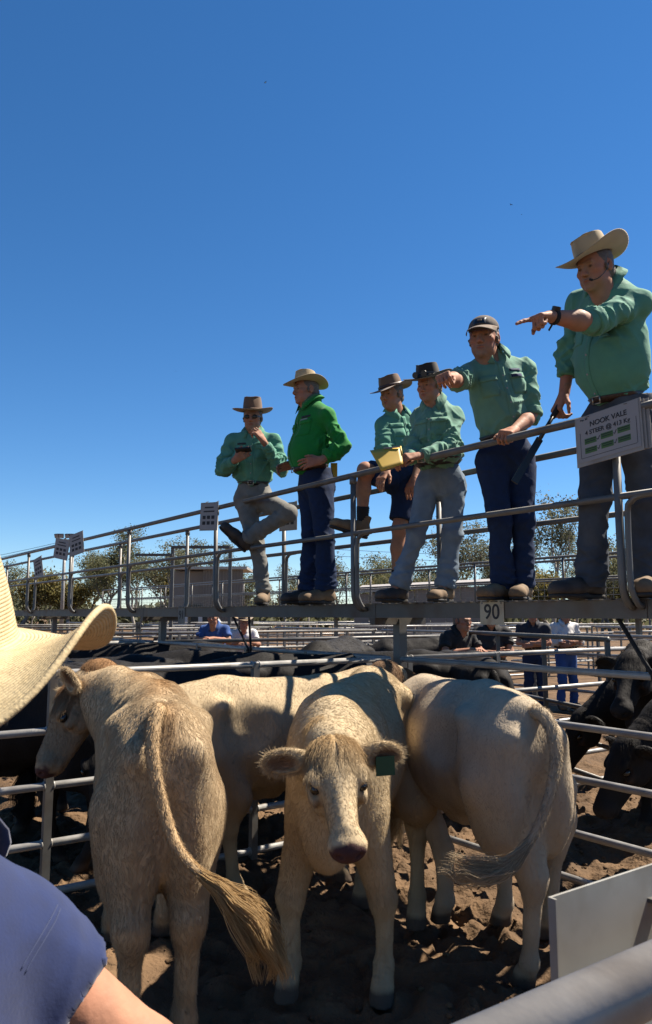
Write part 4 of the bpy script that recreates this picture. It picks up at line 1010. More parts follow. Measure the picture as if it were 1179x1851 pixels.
# 3: rear three quarter, tail curling between the legs
hd = unit([-.30, 1, 0]); pos = P(940, 1500, 3.60); pos[2] = 0
bs = lambda p: bodyspace(pos, hd, p)
T = [bs(P(x, y, Y)) for x, y, Y in ((978, 1290, 3.42), (1002, 1335, 3.36), (1004, 1390, 3.34), (988, 1455, 3.32), (962, 1515, 3.30), (932, 1552, 3.27))]
c3 = dict(PALE); c3['swpath'] = [bs(P(x, y, Y)) for x, y, Y in ((905, 1572, 3.25), (870, 1578, 3.24), (835, 1570, 3.24), (800, 1566, 3.24))]; c3['swspread'] = .022; c3['swn'] = 1300
nk = A3(1.55, .22, .92); hf_ = unit([.6, .35, -.75])
h1, h2 = bs(PZ(962, 1800, 0)), bs(PZ(1000, 1705, 0)); f1, f2 = bs(PZ(806, 1676, 0)), bs(PZ(915, 1680, 0))
steer('steer', 'pale cream steer seen from behind beside the galvanised sheet', pos, hd, nk, hf_, A3(.6, .3, .6), c3, dict(hl=(h1[0] + .06, h1[1]), hr=(h2[0] + .06, h2[1]), fl=(f1[0], f1[1]), fr=(f2[0], f2[1])), T, seed=8, nhair=80000, group='pale steers in pen 90', H=1.0, width=.87, tailr=(.034, .012))
# 4: side on behind the others
hd = unit([.80, .60, 0]); pos = P(318, 1500, 4.42); pos[2] = 0
bs = lambda p: bodyspace(pos, hd, p)
lg = bs(P(440, 1600, 4.55))
nk = bs(P(742, 1204, 5.30)); hf_ = bs(P(800, 1275, 5.6)) - nk
steer('steer', 'cream steer standing side on along the back fence, head turned away', pos, hd, nk, unit(hf_), A3(.3, -.25, .8), dict(CREAM, poll=(.15, .09, .05), base=(.38, .297, .187)), dict(hr=(lg[0], -.12)), seed=11, nhair=80000, group='pale steers in pen 90', H=.97, width=.85)
# black cattle: two poses, then copies with their parts
def black(label, seed, neck, hf, hu, **k):
    r = steer('black_steer', label, (0, 0, 0), (1, 0), neck, hf, hu, BLACKC, seed=seed, hide='hideblack', fur=True, nhair=9000, group='black cattle in the pens around', res=.02, **k); return r
def clone(root, label):
    r = root.copy(); COL.objects.link(r); r['label'] = label
    for ch in root.children:
        c = ch.copy(); COL.objects.link(c); c.parent = r
        for g_ in ch.children:
            d = g_.copy(); COL.objects.link(d); d.parent = c
    return r
def stand(r, x, y, yaw, sc=1.): r.location = (x, y, 0); r.rotation_euler = (0, 0, yaw); r.scale = (sc, sc, sc)
up = black('black steer looking over the rails with a grey blaze on its face', 21, A3(1.52, .05, 1.28), A3(.75, .12, -.65), A3(.6, 0, .75))
dn = black('black steer with its head lowered to the ground beside the rails', 22, A3(1.66, .0, .82), A3(.55, 0, -.85), A3(.8, 0, .5))
def aim(r, px, py, Y, yaw, hx, hy=0, sc=1.):
    "place so that the body point (hx,hy) stands under the pixel column at distance Y"
    q = P(px, py, Y); c_, s_ = math.cos(yaw), math.sin(yaw)
    stand(r, q[0] - sc * (hx * c_ - hy * s_), q[1] - sc * (hx * s_ + hy * c_), yaw, sc)
aim(up, 1128, 1165, 5.55, math.radians(222), 1.62, .05, 1.04)
aim(dn, 1098, 1330, 5.05, math.radians(192), 1.78, 0, 1.0)
for (px, py, Y, yaw, hx, kind, lab, sc) in [
    (262, 1180, 5.6, 20, .5, 'dn', 'black beast whose back shows under the rail by the straw hat brim', 1.0),
    (190, 1200, 6.3, 200, .5, 'dn', 'dark grey beast standing behind the raised ear of the tan steer', 1.0),
    (30, 1400, 5.3, 175, .5, 'dn', 'black beast whose legs show through the rails below the straw hat', 1.0),
    (135, 1450, 5.6, 300, 1.1, 'dn', 'black beast with lowered face behind the rail post', 1.0),
    (500, 1190, 6.3, 15, .4, 'dn', 'black beast with mottled flank just behind the side on steer', 1.02),
    (630, 1160, 8.2, 250, .2, 'dn', 'dark brown backed beast rump high between the far rails', 1.08),
    (700, 1170, 7.4, 160, .6, 'dn', 'black beast beneath the catwalk support post', 1.0),
    (380, 1185, 7.4, 355, .5, 'dn', 'black beast crossing below the man in blue at the far rail', 1.0),
    (815, 1190, 7.6, 100, .9, 'dn', 'black beast in front of the dark shirted onlooker', 1.0),
    (760, 1150, 11.5, 185, .5, 'dn', 'black beast in the far pens behind the support post', 1.0),
    (150, 1150, 10.5, 5, .5, 'dn', 'black beast in the far pens behind the upturned straw brim', 1.0),
    (330, 1165, 9.6, 190, .5, 'dn', 'black beast below the dark plate numbered 91', 1.0),
    (1275, 1330, 6.6, 185, .6, 'dn', 'black beast standing broadside behind the one with lowered head', 1.0)]:
    r = clone(dn if kind == 'dn' else up, lab); aim(r, px, py, Y, math.radians(yaw), hx, 0, sc)
# ------------------------------------------------------------------ people
SKIN = np.array([.285, .145, .093])
def skin_noise(p, base, seed=0): return np.clip(base * (1 + .10 * fbm(p * 22, 2, seed)[:, None]) * (1 + np.array([.10, -.05, -.08]) * fbm(p * 9, 2, seed + 3)[:, None]), .01, .9)
def human_head():
    s = Solid()
    s.ell((0, -.014, .035), (.076, .096, .088), .03)
    s.ell((0, .028, -.015), (.066, .066, .092), .03)
    s.ell((0, .030, -.072), (.058, .060, .042), .03)
    s.ell((0, .080, -.098), (.024, .018, .018), .02)
    s.cone((0, -.022, -.07), (0, -.045, -.20), .058, .062, .03)
    s.cone((0, .03, -.095), (0, -.01, -.17), .035, .045, .03)
    for q in (-1, 1):
        s.ell((q * .044, .060, -.018), (.024, .024, .018), .02)
        s.ell((q * .034, .052, -.060), (.022, .026, .03), .02)
        s.ell((q * .078, -.008, -.004), (.010, .020, .033), .008, R=rot_from(unit([1, q * .35, 0]), unit([-q * .35, 1, 0]), A3(0, 0, 1)))
        s.ell((q * .086, -.001, -.002), (.006, .011, .020), .006, sub=True)
    s.cone((-.036, .084, .024), (0, .092, .020), .010, .010, .012); s.cone((.036, .084, .024), (0, .092, .020), .010, .010, .012)
    for q in (-1, 1):
        s.ell((q * .032, .101, .003), (.018, .016, .0105), .012, sub=True)
        s.ell((q * .032, .078, .003), (.0135, .0125, .0115), .004)
    s.cone((0, .090, .015), (0, .112, -.028), .0095, .0125, .012)
    for q in (-1, 1): s.ell((q * .0125, .101, -.034), (.009, .011, .008), .008)
    s.ell((0, .095, -.061), (.024, .010, .0065), .008); s.ell((0, .092, -.074), (.021, .010, .0075), .008)
    s.cone((-.022, .099, -.0675), (.022, .099, -.0675), .0022, .0022, .005, sub=True)
    return s
HHV, HHQ = human_head().mesh(.0042); HHV = smoothmesh(HHV, HHQ, 1, .35)
def head_color(p, base, stubble=0., seed=0):
    c = skin_noise(p, base, seed)
    def blob(cen, r, col, k):
        nonlocal c
        d = np.linalg.norm((p - np.array(cen)) / np.array(r), axis=1)[:, None]; t = np.clip(1.5 - d, 0, 1) * k; c = c * (1 - t) + np.array(col) * t
    for q in (-1, 1):
        blob((q * .032, .094, .003), (.011, .012, .006), (.02, .015, .012), .95)
        blob((q * .036, .096, .021), (.02, .012, .0045), (.12, .08, .055), .7)
        blob((q * .045, .065, -.03), (.03, .03, .025), base * np.array([1.15, .72, .7]), .5)
    blob((0, .112, -.03), (.016, .016, .016), base * np.array([1.15, .75, .72]), .6)
    blob((0, .1, -.067), (.023, .012, .010), base * np.array([.85, .5, .5]), .7)
    if stubble:
        blob((0, .06, -.09), (.06, .06, .035), base * .55, stubble); blob((0, .1, -.052), (.026, .012, .006), base * .6, stubble)
    return np.clip(c, .01, .9)
def hand_ops(s, W, fwd, dor, side, curl, spread=.06, thumb=(.5, .5), sc=1.0):
    """fingers along fwd, back of the hand along dor; side +1 left, -1 right; curl: per finger bends (index..little) in radians"""
    fwd = unit(fwd); dor = unit(np.asarray(dor) - fwd * np.dot(dor, fwd)); x = np.cross(fwd, dor) * side      # thumb side
    g_ = lambda a, b, c: W + (x * a + fwd * b + dor * c) * sc
    s.cone(g_(0, -.01, 0), g_(0, .03, 0), .027 * sc, .030 * sc, .02, flat=(dor, .72))
    for i, xo in enumerate((.030, .011, -.010, -.029)):
        s.cone(g_(xo * .55, .012, 0), g_(xo, .088, .002), .0165 * sc, .0135 * sc, .014, flat=(dor, .9))
    Ls = ((.042, .026, .022), (.046, .029, .023), (.042, .027, .022), (.033, .021, .019))
    for i, xo in enumerate((.031, .011, -.010, -.029)):
        p = g_(xo, .090, .001); a = 0.; sp = (1.5 - i) * spread
        bends = curl[i]
        for j in range(3):
            a += bends[j]
            d = fwd * math.cos(a) - dor * math.sin(a); d = unit(d + x * sp * max(0, math.cos(a)))
            q = p + d * Ls[i][j] * sc; r0 = (.0098, .0088, .008)[j] * sc; s.cone(p, q, r0, r0 * .9, .006); p = q
    p = g_(.024, .018, -.006); t1, t2 = thumb
    d = unit(x * math.sin(.95 - t1 * .5) + fwd * math.cos(.95 - t1 * .5) - dor * t1 * .7); q = p + d * .044 * sc; s.cone(p, q, .0165 * sc, .0115 * sc, .012); p = q
    d = unit(d * .8 + fwd * .5 - x * t2 * .5 - dor * t2 * .35); q = p + d * .030 * sc; s.cone(p, q, .011 * sc, .0098 * sc, .006); p = q
    d = unit(d - x * t2 * .3 - dor * t2 * .2); q = p + d * .024 * sc; s.cone(p, q, .0098 * sc, .008 * sc, .006)
GRIP = [(1.1, 1.0, .5)] * 4; FIST = [(1.35, 1.6, .9)] * 4; POINT = [(.05, .1, .08), (1.3, 1.6, .9), (1.35, 1.6, .9), (1.35, 1.6, .9)]
RELAX = [(.35, .4, .25), (.42, .45, .3), (.5, .5, .3), (.55, .55, .35)]; HOLD = [(.55, .8, .45), (.6, .85, .45), (.65, .9, .5), (.7, .9, .5)]; HOOK = [(.9, 1.1, .6), (1.0, 1.2, .6), (1.1, 1.2, .6), (1.1, 1.2, .6)]
def wrinkle(V, Q, segs, seed, amp=.004, scl=5., fold=.8):
    "cloth folds: ridges running across the limb segments at a slant, plus soft unevenness"
    N = vnormals(V, Q); D = amp * fbm(V * scl, 3, seed); rr = random.Random(seed)
    warp = np.column_stack([vnoise(V * 6, seed + 1), vnoise(V * 6, seed + 2), vnoise(V * 6, seed + 3)]) * .035
    for a, b, lam, A, slant, tc, tw in segs:
        a, b = np.asarray(a, float), np.asarray(b, float); ax = b - a; L = np.linalg.norm(ax); ax = ax / L
        e1 = unit(np.cross(ax, A3(.3, .2, .93) if abs(ax[2]) < .9 else A3(rr.uniform(-1, 1), 1, 0))); e2 = np.cross(ax, e1)
        r = V - a; t = r @ ax; rad = np.linalg.norm(r - np.outer(t, ax), axis=1)
        m = np.exp(-((t / L - tc) / tw) ** 2) * np.clip((.22 - rad) / .06, 0, 1) * np.clip((t + .12) / .06, 0, 1) * np.clip((L + .12 - t) / .06, 0, 1)
        if m.max() < .01: continue
        for q in (-1, 1):
            k = unit(ax + e1 * slant * q + e2 * slant * rr.uniform(-.6, .6)); f1 = unit(np.cross(k, e2 + e1 * .3)); f2 = np.cross(k, f1); W_ = V + warp
            n_ = vnoise(np.column_stack([W_ @ k / (lam * .9), W_ @ f1 / (lam * 3.6), W_ @ f2 / (lam * 3.6)]) + 17 * q + seed, seed + 9)
            D = D + A * fold * m * ((1 - np.abs(n_)) ** 3 - .28)
    return V + N * D[:, None]
def hat_mesh(a, b, ch, brim, curl=.03, dip=.01, taper=.86, crease=.03, pinch=.012, drop=0., n=56, lp=2., curlp=2.):
    "crown and brim; x right, y front, z up, origin at the band"
    rows = []; th = np.linspace(0, 2 * math.pi, n, endpoint=False); cx, cy = np.sin(th), np.cos(th)
    for k in (0, .25, .45, .62, .76, .88, .96, 1.0):
        x, y = cx * a * taper * k, cy * b * taper * k
        z = ch - crease * np.exp(-(x / (a * .30)) ** 2) * np.clip(1.15 - (np.abs(y) / (b * taper)) ** 3, 0, 1) - .004 * k ** 6 - .012 * (y < 0) * np.abs(y / b)
        rows.append(np.column_stack([x, y, z]))
    top = rows[-1]
    for k in (.04, .12, .25, .4, .55, .7, .85, 1.0):
        f = taper + (1 - taper) * k ** .8 + .02 * math.sin(k * 3.14) ; x, y = cx * a * f, cy * b * f
        pn = pinch * np.exp(-((np.abs(x) - a * .55) / (a * .3)) ** 2) * np.clip(cy, 0, 1) * (1 - k)
        rows.append(np.column_stack([x * (1 - pn * 6), y - pn * 1.2, top[:, 2] * (1 - k)]))
    nb = 10
    for i in range(1, nb + 1):
        t = i / nb; rr = brim * t
        lat = np.abs(cx) ** lp
        z = curl * lat * t ** curlp - dip * (1 - lat) * t ** 1.5 - drop * t + .004 * np.sin(th * 3) * t
        rr2 = rr * (1 - .18 * lat * min(1, curl * 8) * t)
        x, y = cx * (a + rr2), cy * (b + rr2); rows.append(np.column_stack([x, y, z]))
    V = np.vstack(rows); m = len(rows); Fc = []
    for i in range(m - 1):
        for k in range(n):
            if i == 0 and False: continue
            Fc.append((i * n + k, i * n + (k + 1) % n, (i + 1) * n + (k + 1) % n, (i + 1) * n + k))
    return V, np.array(Fc), m
def thick(V, Fc, t):
    "give an open sheet a thickness"
    n = len(V); N = vnormals(V, Fc); V2 = V - N * t
    from collections import Counter
    E = np.vstack([Fc[:, [k, (k + 1) % 4]] for k in range(4)]); es = set(map(tuple, E.tolist())); bd = [e for e in es if (e[1], e[0]) not in es and e[0] != e[1]]
    F2 = Fc[:, ::-1] + n; side = np.array([(e[1], e[0], e[0] + n, e[1] + n) for e in bd]) if bd else np.zeros((0, 4), int)
    return np.vstack([V, V2]), np.vstack([Fc, F2, side])
def place_hat(parent, C, R, spec, m, band):
    V, Fc, mm = hat_mesh(**spec); V2, F2 = thick(V, Fc, .0035)
    h = obj('hat', C + V2 @ R.T, F2, M[m], parent, True)
    a, b = spec['a'], spec['b']; th = np.linspace(0, 2 * math.pi, 40, endpoint=False); rows = []
    for z, f in ((.002, 1.025), (.022, 1.0)):
        rows.append(np.column_stack([np.sin(th) * a * f + np.sin(th) * .003, np.cos(th) * b * f + np.cos(th) * .003, np.full(40, z)]))
    V = np.vstack(rows); Fc = np.array([(k, (k + 1) % 40, 40 + (k + 1) % 40, 40 + k) for k in range(40)]); V2, F2 = thick(V, Fc[:, ::-1], -.003)
    obj('band', C + V2 @ R.T, F2, M[band], h, True)
    return h
def boot_mesh():
    s = Solid(); top = [((0, 0, .17), (0, 0, 1))]
    s.cone((0, -.01, .20), (0, -.005, .08), .052, .050, .03, cut=top)
    s.cone((0, 0, .065), (0, .10, .055), .048, .045, .03); s.cone((0, .10, .05), (0, .19, .042), .046, .042, .03, flat=(A3(1, 0, 0), 1.06))
    s.ell((0, -.03, .05), (.042, .05, .05), .03); s.ell((0, .19, .045), (.047, .05, .034), .03)
    s.plane((0, 0, .022), (0, 0, -1))
    V, Q = s.mesh(.0085)
    s = Solid(); s.cone((0, -.03, .012), (0, .08, .012), .043, .043, .02, cut=[((0, 0, .022), (0, 0, 1)), ((0, 0, 0), (0, 0, -1))])
    s.cone((0, .08, .018), (0, .19, .018), .046, .050, .02, cut=[((0, 0, .024), (0, 0, 1)), ((0, 0, .004), (0, 0, -1))])
    V2, Q2 = s.mesh(.0085); return V, Q, V2, Q2
BOOT = boot_mesh()
def boot(parent, ankle, toe, mt, up=(0, 0, 1), ground=None, sc=1.05):
    f = np.asarray(toe, float) - np.asarray(ankle, float); up = unit(up); f = unit(f - up * np.dot(f, up)); x = np.cross(f, up); R = rot_from(x, f, up)
    base = np.asarray(ankle, float) - up * .11 * sc
    if ground is not None: base[2] = ground + .001
    b = obj('boot', base + (BOOT[0] * sc) @ R.T, BOOT[1], M[mt], parent, True); obj('sole', base + (BOOT[2] * sc) @ R.T, BOOT[3], M['sole'], b, True)
def bvh(V, Q): return BVHTree.FromPolygons([tuple(v) for v in V.tolist()], [tuple(q) for q in Q.tolist()])
def ring(bv, C, up, f, half, out, n=56, sect=(0, 2 * math.pi)):
    "closed band hugging a surface seen from the inside axis"
    up = unit(up); f = unit(np.asarray(f) - up * np.dot(f, up)); x = np.cross(f, up); rows = [[], []]
    for i, s_ in enumerate((-half, half)):
        for k in range(n):
            a = sect[0] + (sect[1] - sect[0]) * k / n; d = f * math.cos(a) + x * math.sin(a); o = C + up * s_
            far = o + d * .5; h = bv.ray_cast(Vector(far), Vector(-d), .5)
            r = (np.array(h[0]) - o) @ d if h[0] is not None else .15
            rows[i].append((r, o, d))
    V = []
    for i in range(2):
        rr = np.array([q[0] for q in rows[i]]); rr = (np.roll(rr, 1) + rr + np.roll(rr, -1)) / 3
        for k in range(n): V.append(rows[i][k][1] + rows[i][k][2] * (rr[k] + out))
    Fc = np.array([(k, (k + 1) % n, n + (k + 1) % n, n + k) for k in range(n)]); return np.array(V), Fc
def patch(name, bv, C, nrm, up, w_, h_, out, m, parent, nx=7, ny=8):
    "cloth patch laid on a garment"
    nrm = unit(nrm); up = unit(np.asarray(up) - nrm * np.dot(up, nrm)); x = np.cross(up, nrm); V = []
    for j in range(ny):
        for i in range(nx):
            o = C + x * w_ * (i / (nx - 1) - .5) + up * h_ * (j / (ny - 1) - .5)
            h = bv.ray_cast(Vector(o + nrm * .3), Vector(-nrm), .6); q = np.array(h[0]) if h[0] is not None else o
            V.append(q + nrm * out)
    V = np.array(V); Fc = np.array([(j * nx + i, j * nx + i + 1, (j + 1) * nx + i + 1, (j + 1) * nx + i) for j in range(ny - 1) for i in range(nx - 1)])
    V2, F2 = thick(V, Fc, .004); return obj(name, V2, F2, m, parent, True)

def person(label, J, st):
    """J: joints in world space. st: clothes and build."""
    g = st.get('g', 1.0); J = {k: np.asarray(v, float) for k, v in J.items()}
    root = empty('person', (J['pelvis'][0], J['pelvis'][1], st.get('ground', DZ))); tag(root, label, 'person', st.get('group', 'stock agents on the catwalk'))
    up = unit(J['neck'] - J['pelvis']); lat = unit(J['shL'] - J['shR']); lat = unit(lat - up * np.dot(lat, up)); fwd = np.cross(lat, up)
    latp = unit(J['hipL'] - J['hipR']); fwdp = np.cross(latp, A3(0, 0, 1)); fwdp = unit(fwdp); 
    R = rot_from(lat, fwd, up); L = np.linalg.norm(J['neck'] - J['pelvis']); pel, nk = J['pelvis'], J['neck']
    belly = st.get('belly', .03); wb = np.linalg.norm(J['shL'] - J['shR']) / 2
    waist = pel + up * st.get('waist', .10)
    # --- shirt
    s = Solid(); cutw = [(waist - up * .012, -up)]
    at = lambda t, f=0., l=0.: pel + (nk - pel) * t + fwd * f + lat * l
    s.ell(at(.68, .01), (wb * .88, .120 * g, L * .36), .07, R=R); s.ell(at(.42, .015), (.172 * g * st.get('ww', 1), .122 * g, L * .36), .07, R=R)
    s.ell(at(.36, belly), (.150 * g * st.get('ww', 1), .125 * g, L * .27), .07, R=R)
    if st.get('bust'): s.ell(at(.66, .075), (.13, .07, .09), .06, R=R)
    for q, k in ((1, 'L'), (-1, 'R')):
        sh, el, wr = J['sh' + k], J['el' + k], J['wr' + k]
        s.cone(at(.99, -.02, q * .035), sh, .036 * g, .046 * g, .06); s.cone(at(.78, -.02, q * .06), sh, .085 * g, .050 * g, .07)
        sl_ = st.get('sleeve' + k, st.get('sleeve', 1.0))           # 0..1 upper arm, 1..2 forearm
        a1 = el if sl_ >= 1 else sh + (el - sh) * sl_
        s.cone(sh, a1, .051 * g, .052 * g if sl_ >= 1 else .062 * g, .04, cut=None if sl_ >= 1 else [(a1, el - sh)])
        if sl_ > 1:
            a2 = el + (wr - el) * (sl_ - 1); s.cone(el, a2, .053 * g, .042 * g, .03, cut=[(a2, wr - el)])
    s.ell(at(1.0, .085), (.022, .05, .058), .02, R=R, sub=True)
    s.plane(waist - up * .012, -up)
    V, Q = s.mesh(st.get('res', .0085))
    segs = []
    for k in 'LR':
        sh, el, wr = J['sh' + k], J['el' + k], J['wr' + k]
        segs += [(sh, el, .050, .028, .8, .85, .5), (sh, el, .12, .014, 1.8, .25, .5)]
        if st.get('sleeve' + k, st.get('sleeve', 1.0)) > 1: segs.append((el, wr, .045, .022, .8, .2, .7))
    segs += [(at(.95, 0, .12), at(.1, 0, .05), .14, .024, 2.2, .4, .6), (at(.95, 0, -.12), at(.1, 0, -.05), .14, .024, 2.2, .4, .6), (at(.5), at(.0), .06, .024, 1.2, .75, .4)]
    V = wrinkle(V, Q, segs, st.get('seed', 1), .003, 5, st.get('fold', .85))
    shirt = obj('shirt', V, Q, M[st['shirt']], root, True); bs_ = bvh(V, Q)
    sm = M[st['shirt']]
    # rolled cuffs
    for k in 'LR':
        sl_ = st.get('sleeve' + k, st.get('sleeve', 1.0)); sh, el, wr = J['sh' + k], J['el' + k], J['wr' + k]
        if sl_ <= 1: c, ax, r = sh + (el - sh) * sl_, unit(el - sh), .064 * g
        else: c, ax, r = el + (wr - el) * (sl_ - 1), unit(wr - el), (.053 - (.011) * (sl_ - 1)) * g
        if st.get('cuff', True):
            s = Solid(); ln = .05 if sl_ < 1.6 else .055
            s.cone(c - ax * ln, c + ax * .004, r + .004, r + .003, .0, cut=[(c + ax * .004, ax), (c - ax * ln, -ax)])
            v, q = s.mesh(.008); v = wrinkle(v, q, [(c - ax * ln, c, .03, .006, 1., .5, .6)], 3, .004, 18); obj('cuff', v, q, sm, shirt, True)
    # collar
    n = 26; rows = [[], [], []]; hu = unit(J['head'] - nk); hu = unit(hu * .5 + up * .5)
    cf = unit(fwd - hu * np.dot(fwd, hu)); cl = np.cross(hu, cf) * -1
    cl = np.cross(cf, hu)
    for i in range(n + 1):
        a = math.radians(-158 + 316 * i / n) + math.pi; o = st.get('open', .3); fr_ = math.cos(a)
        d = cf * math.cos(a) + cl * math.sin(a); spr = max(0, fr_) * o
        f3 = max(0, fr_); b0 = nk + hu * (.030 - .010 * f3) + fwd * .006 * f3 - fwd * .006
        rows[0].append(b0 + d * (.074 + .010 * f3) * g - hu * (.022 + .02 * f3)); rows[1].append(b0 + d * (.070 + .024 * f3) * g + hu * (.052 - .030 * f3)); rows[2].append(b0 + d * (.106 + .040 * f3) * g + hu * (.006 - .085 * f3 ** 1.5))
    V = np.array(rows[0] + rows[1] + rows[2]); m_ = n + 1; Fc = np.array([(r * m_ + i, r * m_ + i + 1, (r + 1) * m_ + i + 1, (r + 1) * m_ + i) for r in range(2) for i in range(n)])
    V2, F2 = thick(V, Fc, .004); obj('collar', V2, F2, sm, shirt, True)
    # placket, buttons, pockets
    if not st.get('simple'):
        patch('placket', bs_, at(.50, .2), fwd, up, .034, L * .80, .0035, sm, shirt, 4, 22)
        for t in (.16, .31, .46, .61, .75):
            h = bs_.ray_cast(Vector(at(t, .4)), Vector(-fwd), .6)
            if h[0] is not None:
                p = np.array(h[0]) + fwd * .006; MB().tube([p, p + fwd * .003], .006, 8).build('button', M['paper'], shirt)
        for q in (1, -1):
            pk = patch('pocket', bs_, at(.64, .2, q * wb * .50), fwd, up, .105, .12, .004, sm, shirt); patch('pocket_flap', bs_, at(.735, .2, q * wb * .50), fwd, up, .112, .035, .010, sm, pk, 7, 4)
        lg = st.get('logo')
        if lg: patch('logo', bs_, at(.80, .2, lg[0] * wb * .48), fwd, up, .085, .018, .004, M[lg[1]], shirt, 6, 3)
    # --- trousers
    s = Solid(); hu_ = unit(J['neck'] - pel)
    s.ell(pel + fwdp * .005, (.150 * g * st.get('hw', 1), .115 * g, .135), .06, R=rot_from(latp, fwdp, A3(0, 0, 1)))
    s.ell(pel - fwdp * .05 - A3(0, 0, .05), (.14 * g * st.get('hw', 1), .085 * g, .10), .06, R=rot_from(latp, fwdp, A3(0, 0, 1)))
    s.cone(pel, waist, .138 * g, .138 * g * st.get('ww', 1), .05, flat=(fwd, .86))
    tl = st.get('leg', 1.0); segs = []
    for k in 'LR':
        hp, kn, an = J['hip' + k], J['kn' + k], J['an' + k]
        if tl < .5:
            e = hp + (kn - hp) * tl * 2; s.cone(hp, e, .105 * g, .098 * g, .05, cut=[(e, kn - hp)])
        else:
            s.cone(hp, kn, .100 * g, .070 * g, .05); lw = st.get('hem', .062) * g; e = an + unit(an - kn) * .02
            s.cone(kn, e, .068 * g, lw, .03, cut=[(e, an - kn)])
            segs += [(kn, an, .05, .024, .45, .92, .38), (kn, an, .08, .016, 1.2, .4, .5), (hp, kn, .07, .018, .7, .95, .3)]
        segs += [(hp, kn, .07, .018, 1.4, .08, .35)]
    s.plane(waist + up * .008, up)
    V, Q = s.mesh(st.get('res', .0085)); V = wrinkle(V, Q, segs, st.get('seed', 1) + 7, .003, 5, .6)
    tr = obj('trousers' if tl > .5 else 'shorts', V, Q, M[st['trousers']], root, True); bt = bvh(V, Q)
    if tl > .5 and not st.get('simple'):
        for k in 'LR':
            kn, an = J['kn' + k], J['an' + k]
        for q in (1, -1): patch('back_pocket', bt, pel - fwdp * .2 - A3(0, 0, .05) + latp * q * .08, -fwdp, A3(0, 0, 1), .13, .14, .003, M[st['trousers']], tr)
    # --- belt
    V, Fc = ring(bs_, waist + up * .006, up, fwd, .018, .004); V2, F2 = thick(V, Fc[:, ::-1], -.004)
    be = obj('belt', V2, F2, M[st.get('belt', 'belt')], root, True)
    h = bs_.ray_cast(Vector(waist + up * .02 + fwd * .5), Vector(-fwd), .7)
    if h[0] is not None:
        p = np.array(h[0]) + fwd * .012 - up * .014; bk = MB()
        for a_, b_ in (((-.026, -.02), (.026, -.02)), ((.026, -.02), (.026, .02)), ((.026, .02), (-.026, .02)), ((-.026, .02), (-.026, -.02))): bk.tube([p + lat * a_[0] + up * a_[1], p + lat * b_[0] + up * b_[1]], .004, 6)
        bk.build('buckle', M['brass'], be, True)
    # --- body
    s = Solid(); sk = st.get('skin', SKIN)
    s.ell(at(.70), (wb * .78, .10 * g, L * .32), .05, R=R); s.ell(at(.40, .0), (.135 * g, .095 * g, L * .36), .05, R=R); s.ell(pel, (.135 * g, .095 * g, .11), .05, R=rot_from(latp, fwdp, A3(0, 0, 1)))
    s.cone(nk - up * .06, J['head'] - unit(J['head'] - nk) * .06, .066 * g, .056 * g, .03)
    for k in 'LR':
        sh, el, wr = J['sh' + k], J['el' + k], J['wr' + k]; hp, kn, an = J['hip' + k], J['kn' + k], J['an' + k]
        s.cone(at(.9, -.01), sh, .05 * g, .05 * g, .04); sl_ = st.get('sleeve' + k, st.get('sleeve', 1.0)); s.cone(sh, el, .045 * g, (.042 if sl_ <= 1.05 else .034) * g, .03); ax = wr - el; fo = .046 if sl_ <= 1.3 else .034
        s.cone(el, el + ax * .35, (.042 if sl_ <= 1.05 else .034) * g, fo * g, .02); s.cone(el + ax * .35, wr, fo * g, .0285 * g, .02)
        bare = tl < .5
        ax = an - kn
        if bare:
            s.cone(hp, kn, .082 * g, .060 * g, .04); s.ell(kn + fwdp * .01, (.056, .056, .06), .03)
            s.cone(kn, kn + ax * .35 - fwdp * .015, .052 * g, .058 * g, .03); s.cone(kn + ax * .35 - fwdp * .015, an, .058 * g, .036 * g, .03)
        else: s.cone(hp, kn, .065 * g, .042 * g, .04); s.cone(kn, an, .042 * g, .034 * g, .03)
        s.cone(an, an + unit(J['toe' + k] - an) * .1 - A3(0, 0, .03), .036, .03, .02)
    bv_, bq = s.mesh(.009); bc = skin_noise(bv_, sk, st.get('seed', 1))
    parts = [(bv_, bq, bc)]
    for k, sd_ in (('L', 1), ('R', -1)):
        if 'hd' + k in J:
            s = Solid(); wr, el = J['wr' + k], J['el' + k]
            s.cone(wr - unit(wr - el) * .05, wr + unit(J['hd' + k]) * .012, .0325 * g, .0275 * g, .015, flat=(J['dor' + k], .85))
            hand_ops(s, wr + unit(J['hd' + k]) * .015, J['hd' + k], J['dor' + k], sd_, st.get('curl' + k, RELAX), st.get('spread' + k, .06), st.get('thumb' + k, (.4, .4)), st.get('hs', 1.06))
            v, q = s.mesh(.0036); c = skin_noise(v, sk * np.array([1.02, .96, .93]), 5); parts.append((v, q, c))
    hf, hup = unit(J['face']), J.get('hup', A3(0, 0, 1)); hup = unit(np.asarray(hup) - hf * np.dot(hup, hf)); hx = np.cross(hf, hup); HR = rot_from(hx, hf, hup); hsc = np.array(st.get('headscale', (1.04, 1.04, 1.04)))
    parts.append((J['head'] + (HHV * hsc) @ HR.T, HHQ, head_color(HHV, sk, st.get('stubble', 0.), st.get('seed', 1))))
    V, Q, C = join(parts); obj('body', V, Q, M['skin'], root, True, C)
    # hair
    s = Solid(); s.ell((0, -.018, .036), (.081, .100, .091), .02)
    s.cone((-.079, .02, -.005), (-.077, .024, -.035), .009, .005, .015); s.cone((.079, .02, -.005), (.077, .024, -.035), .009, .005, .015)
    s.ell((0, -.06, -.03), (.066, .055, .05), .03)
    s.plane((0, .035, 0), unit([0, 1, -.45])); v, q = s.mesh(.006); v = v + vnormals(v, q) * (.003 * fbm(v * 60, 2, 3))[:, None]
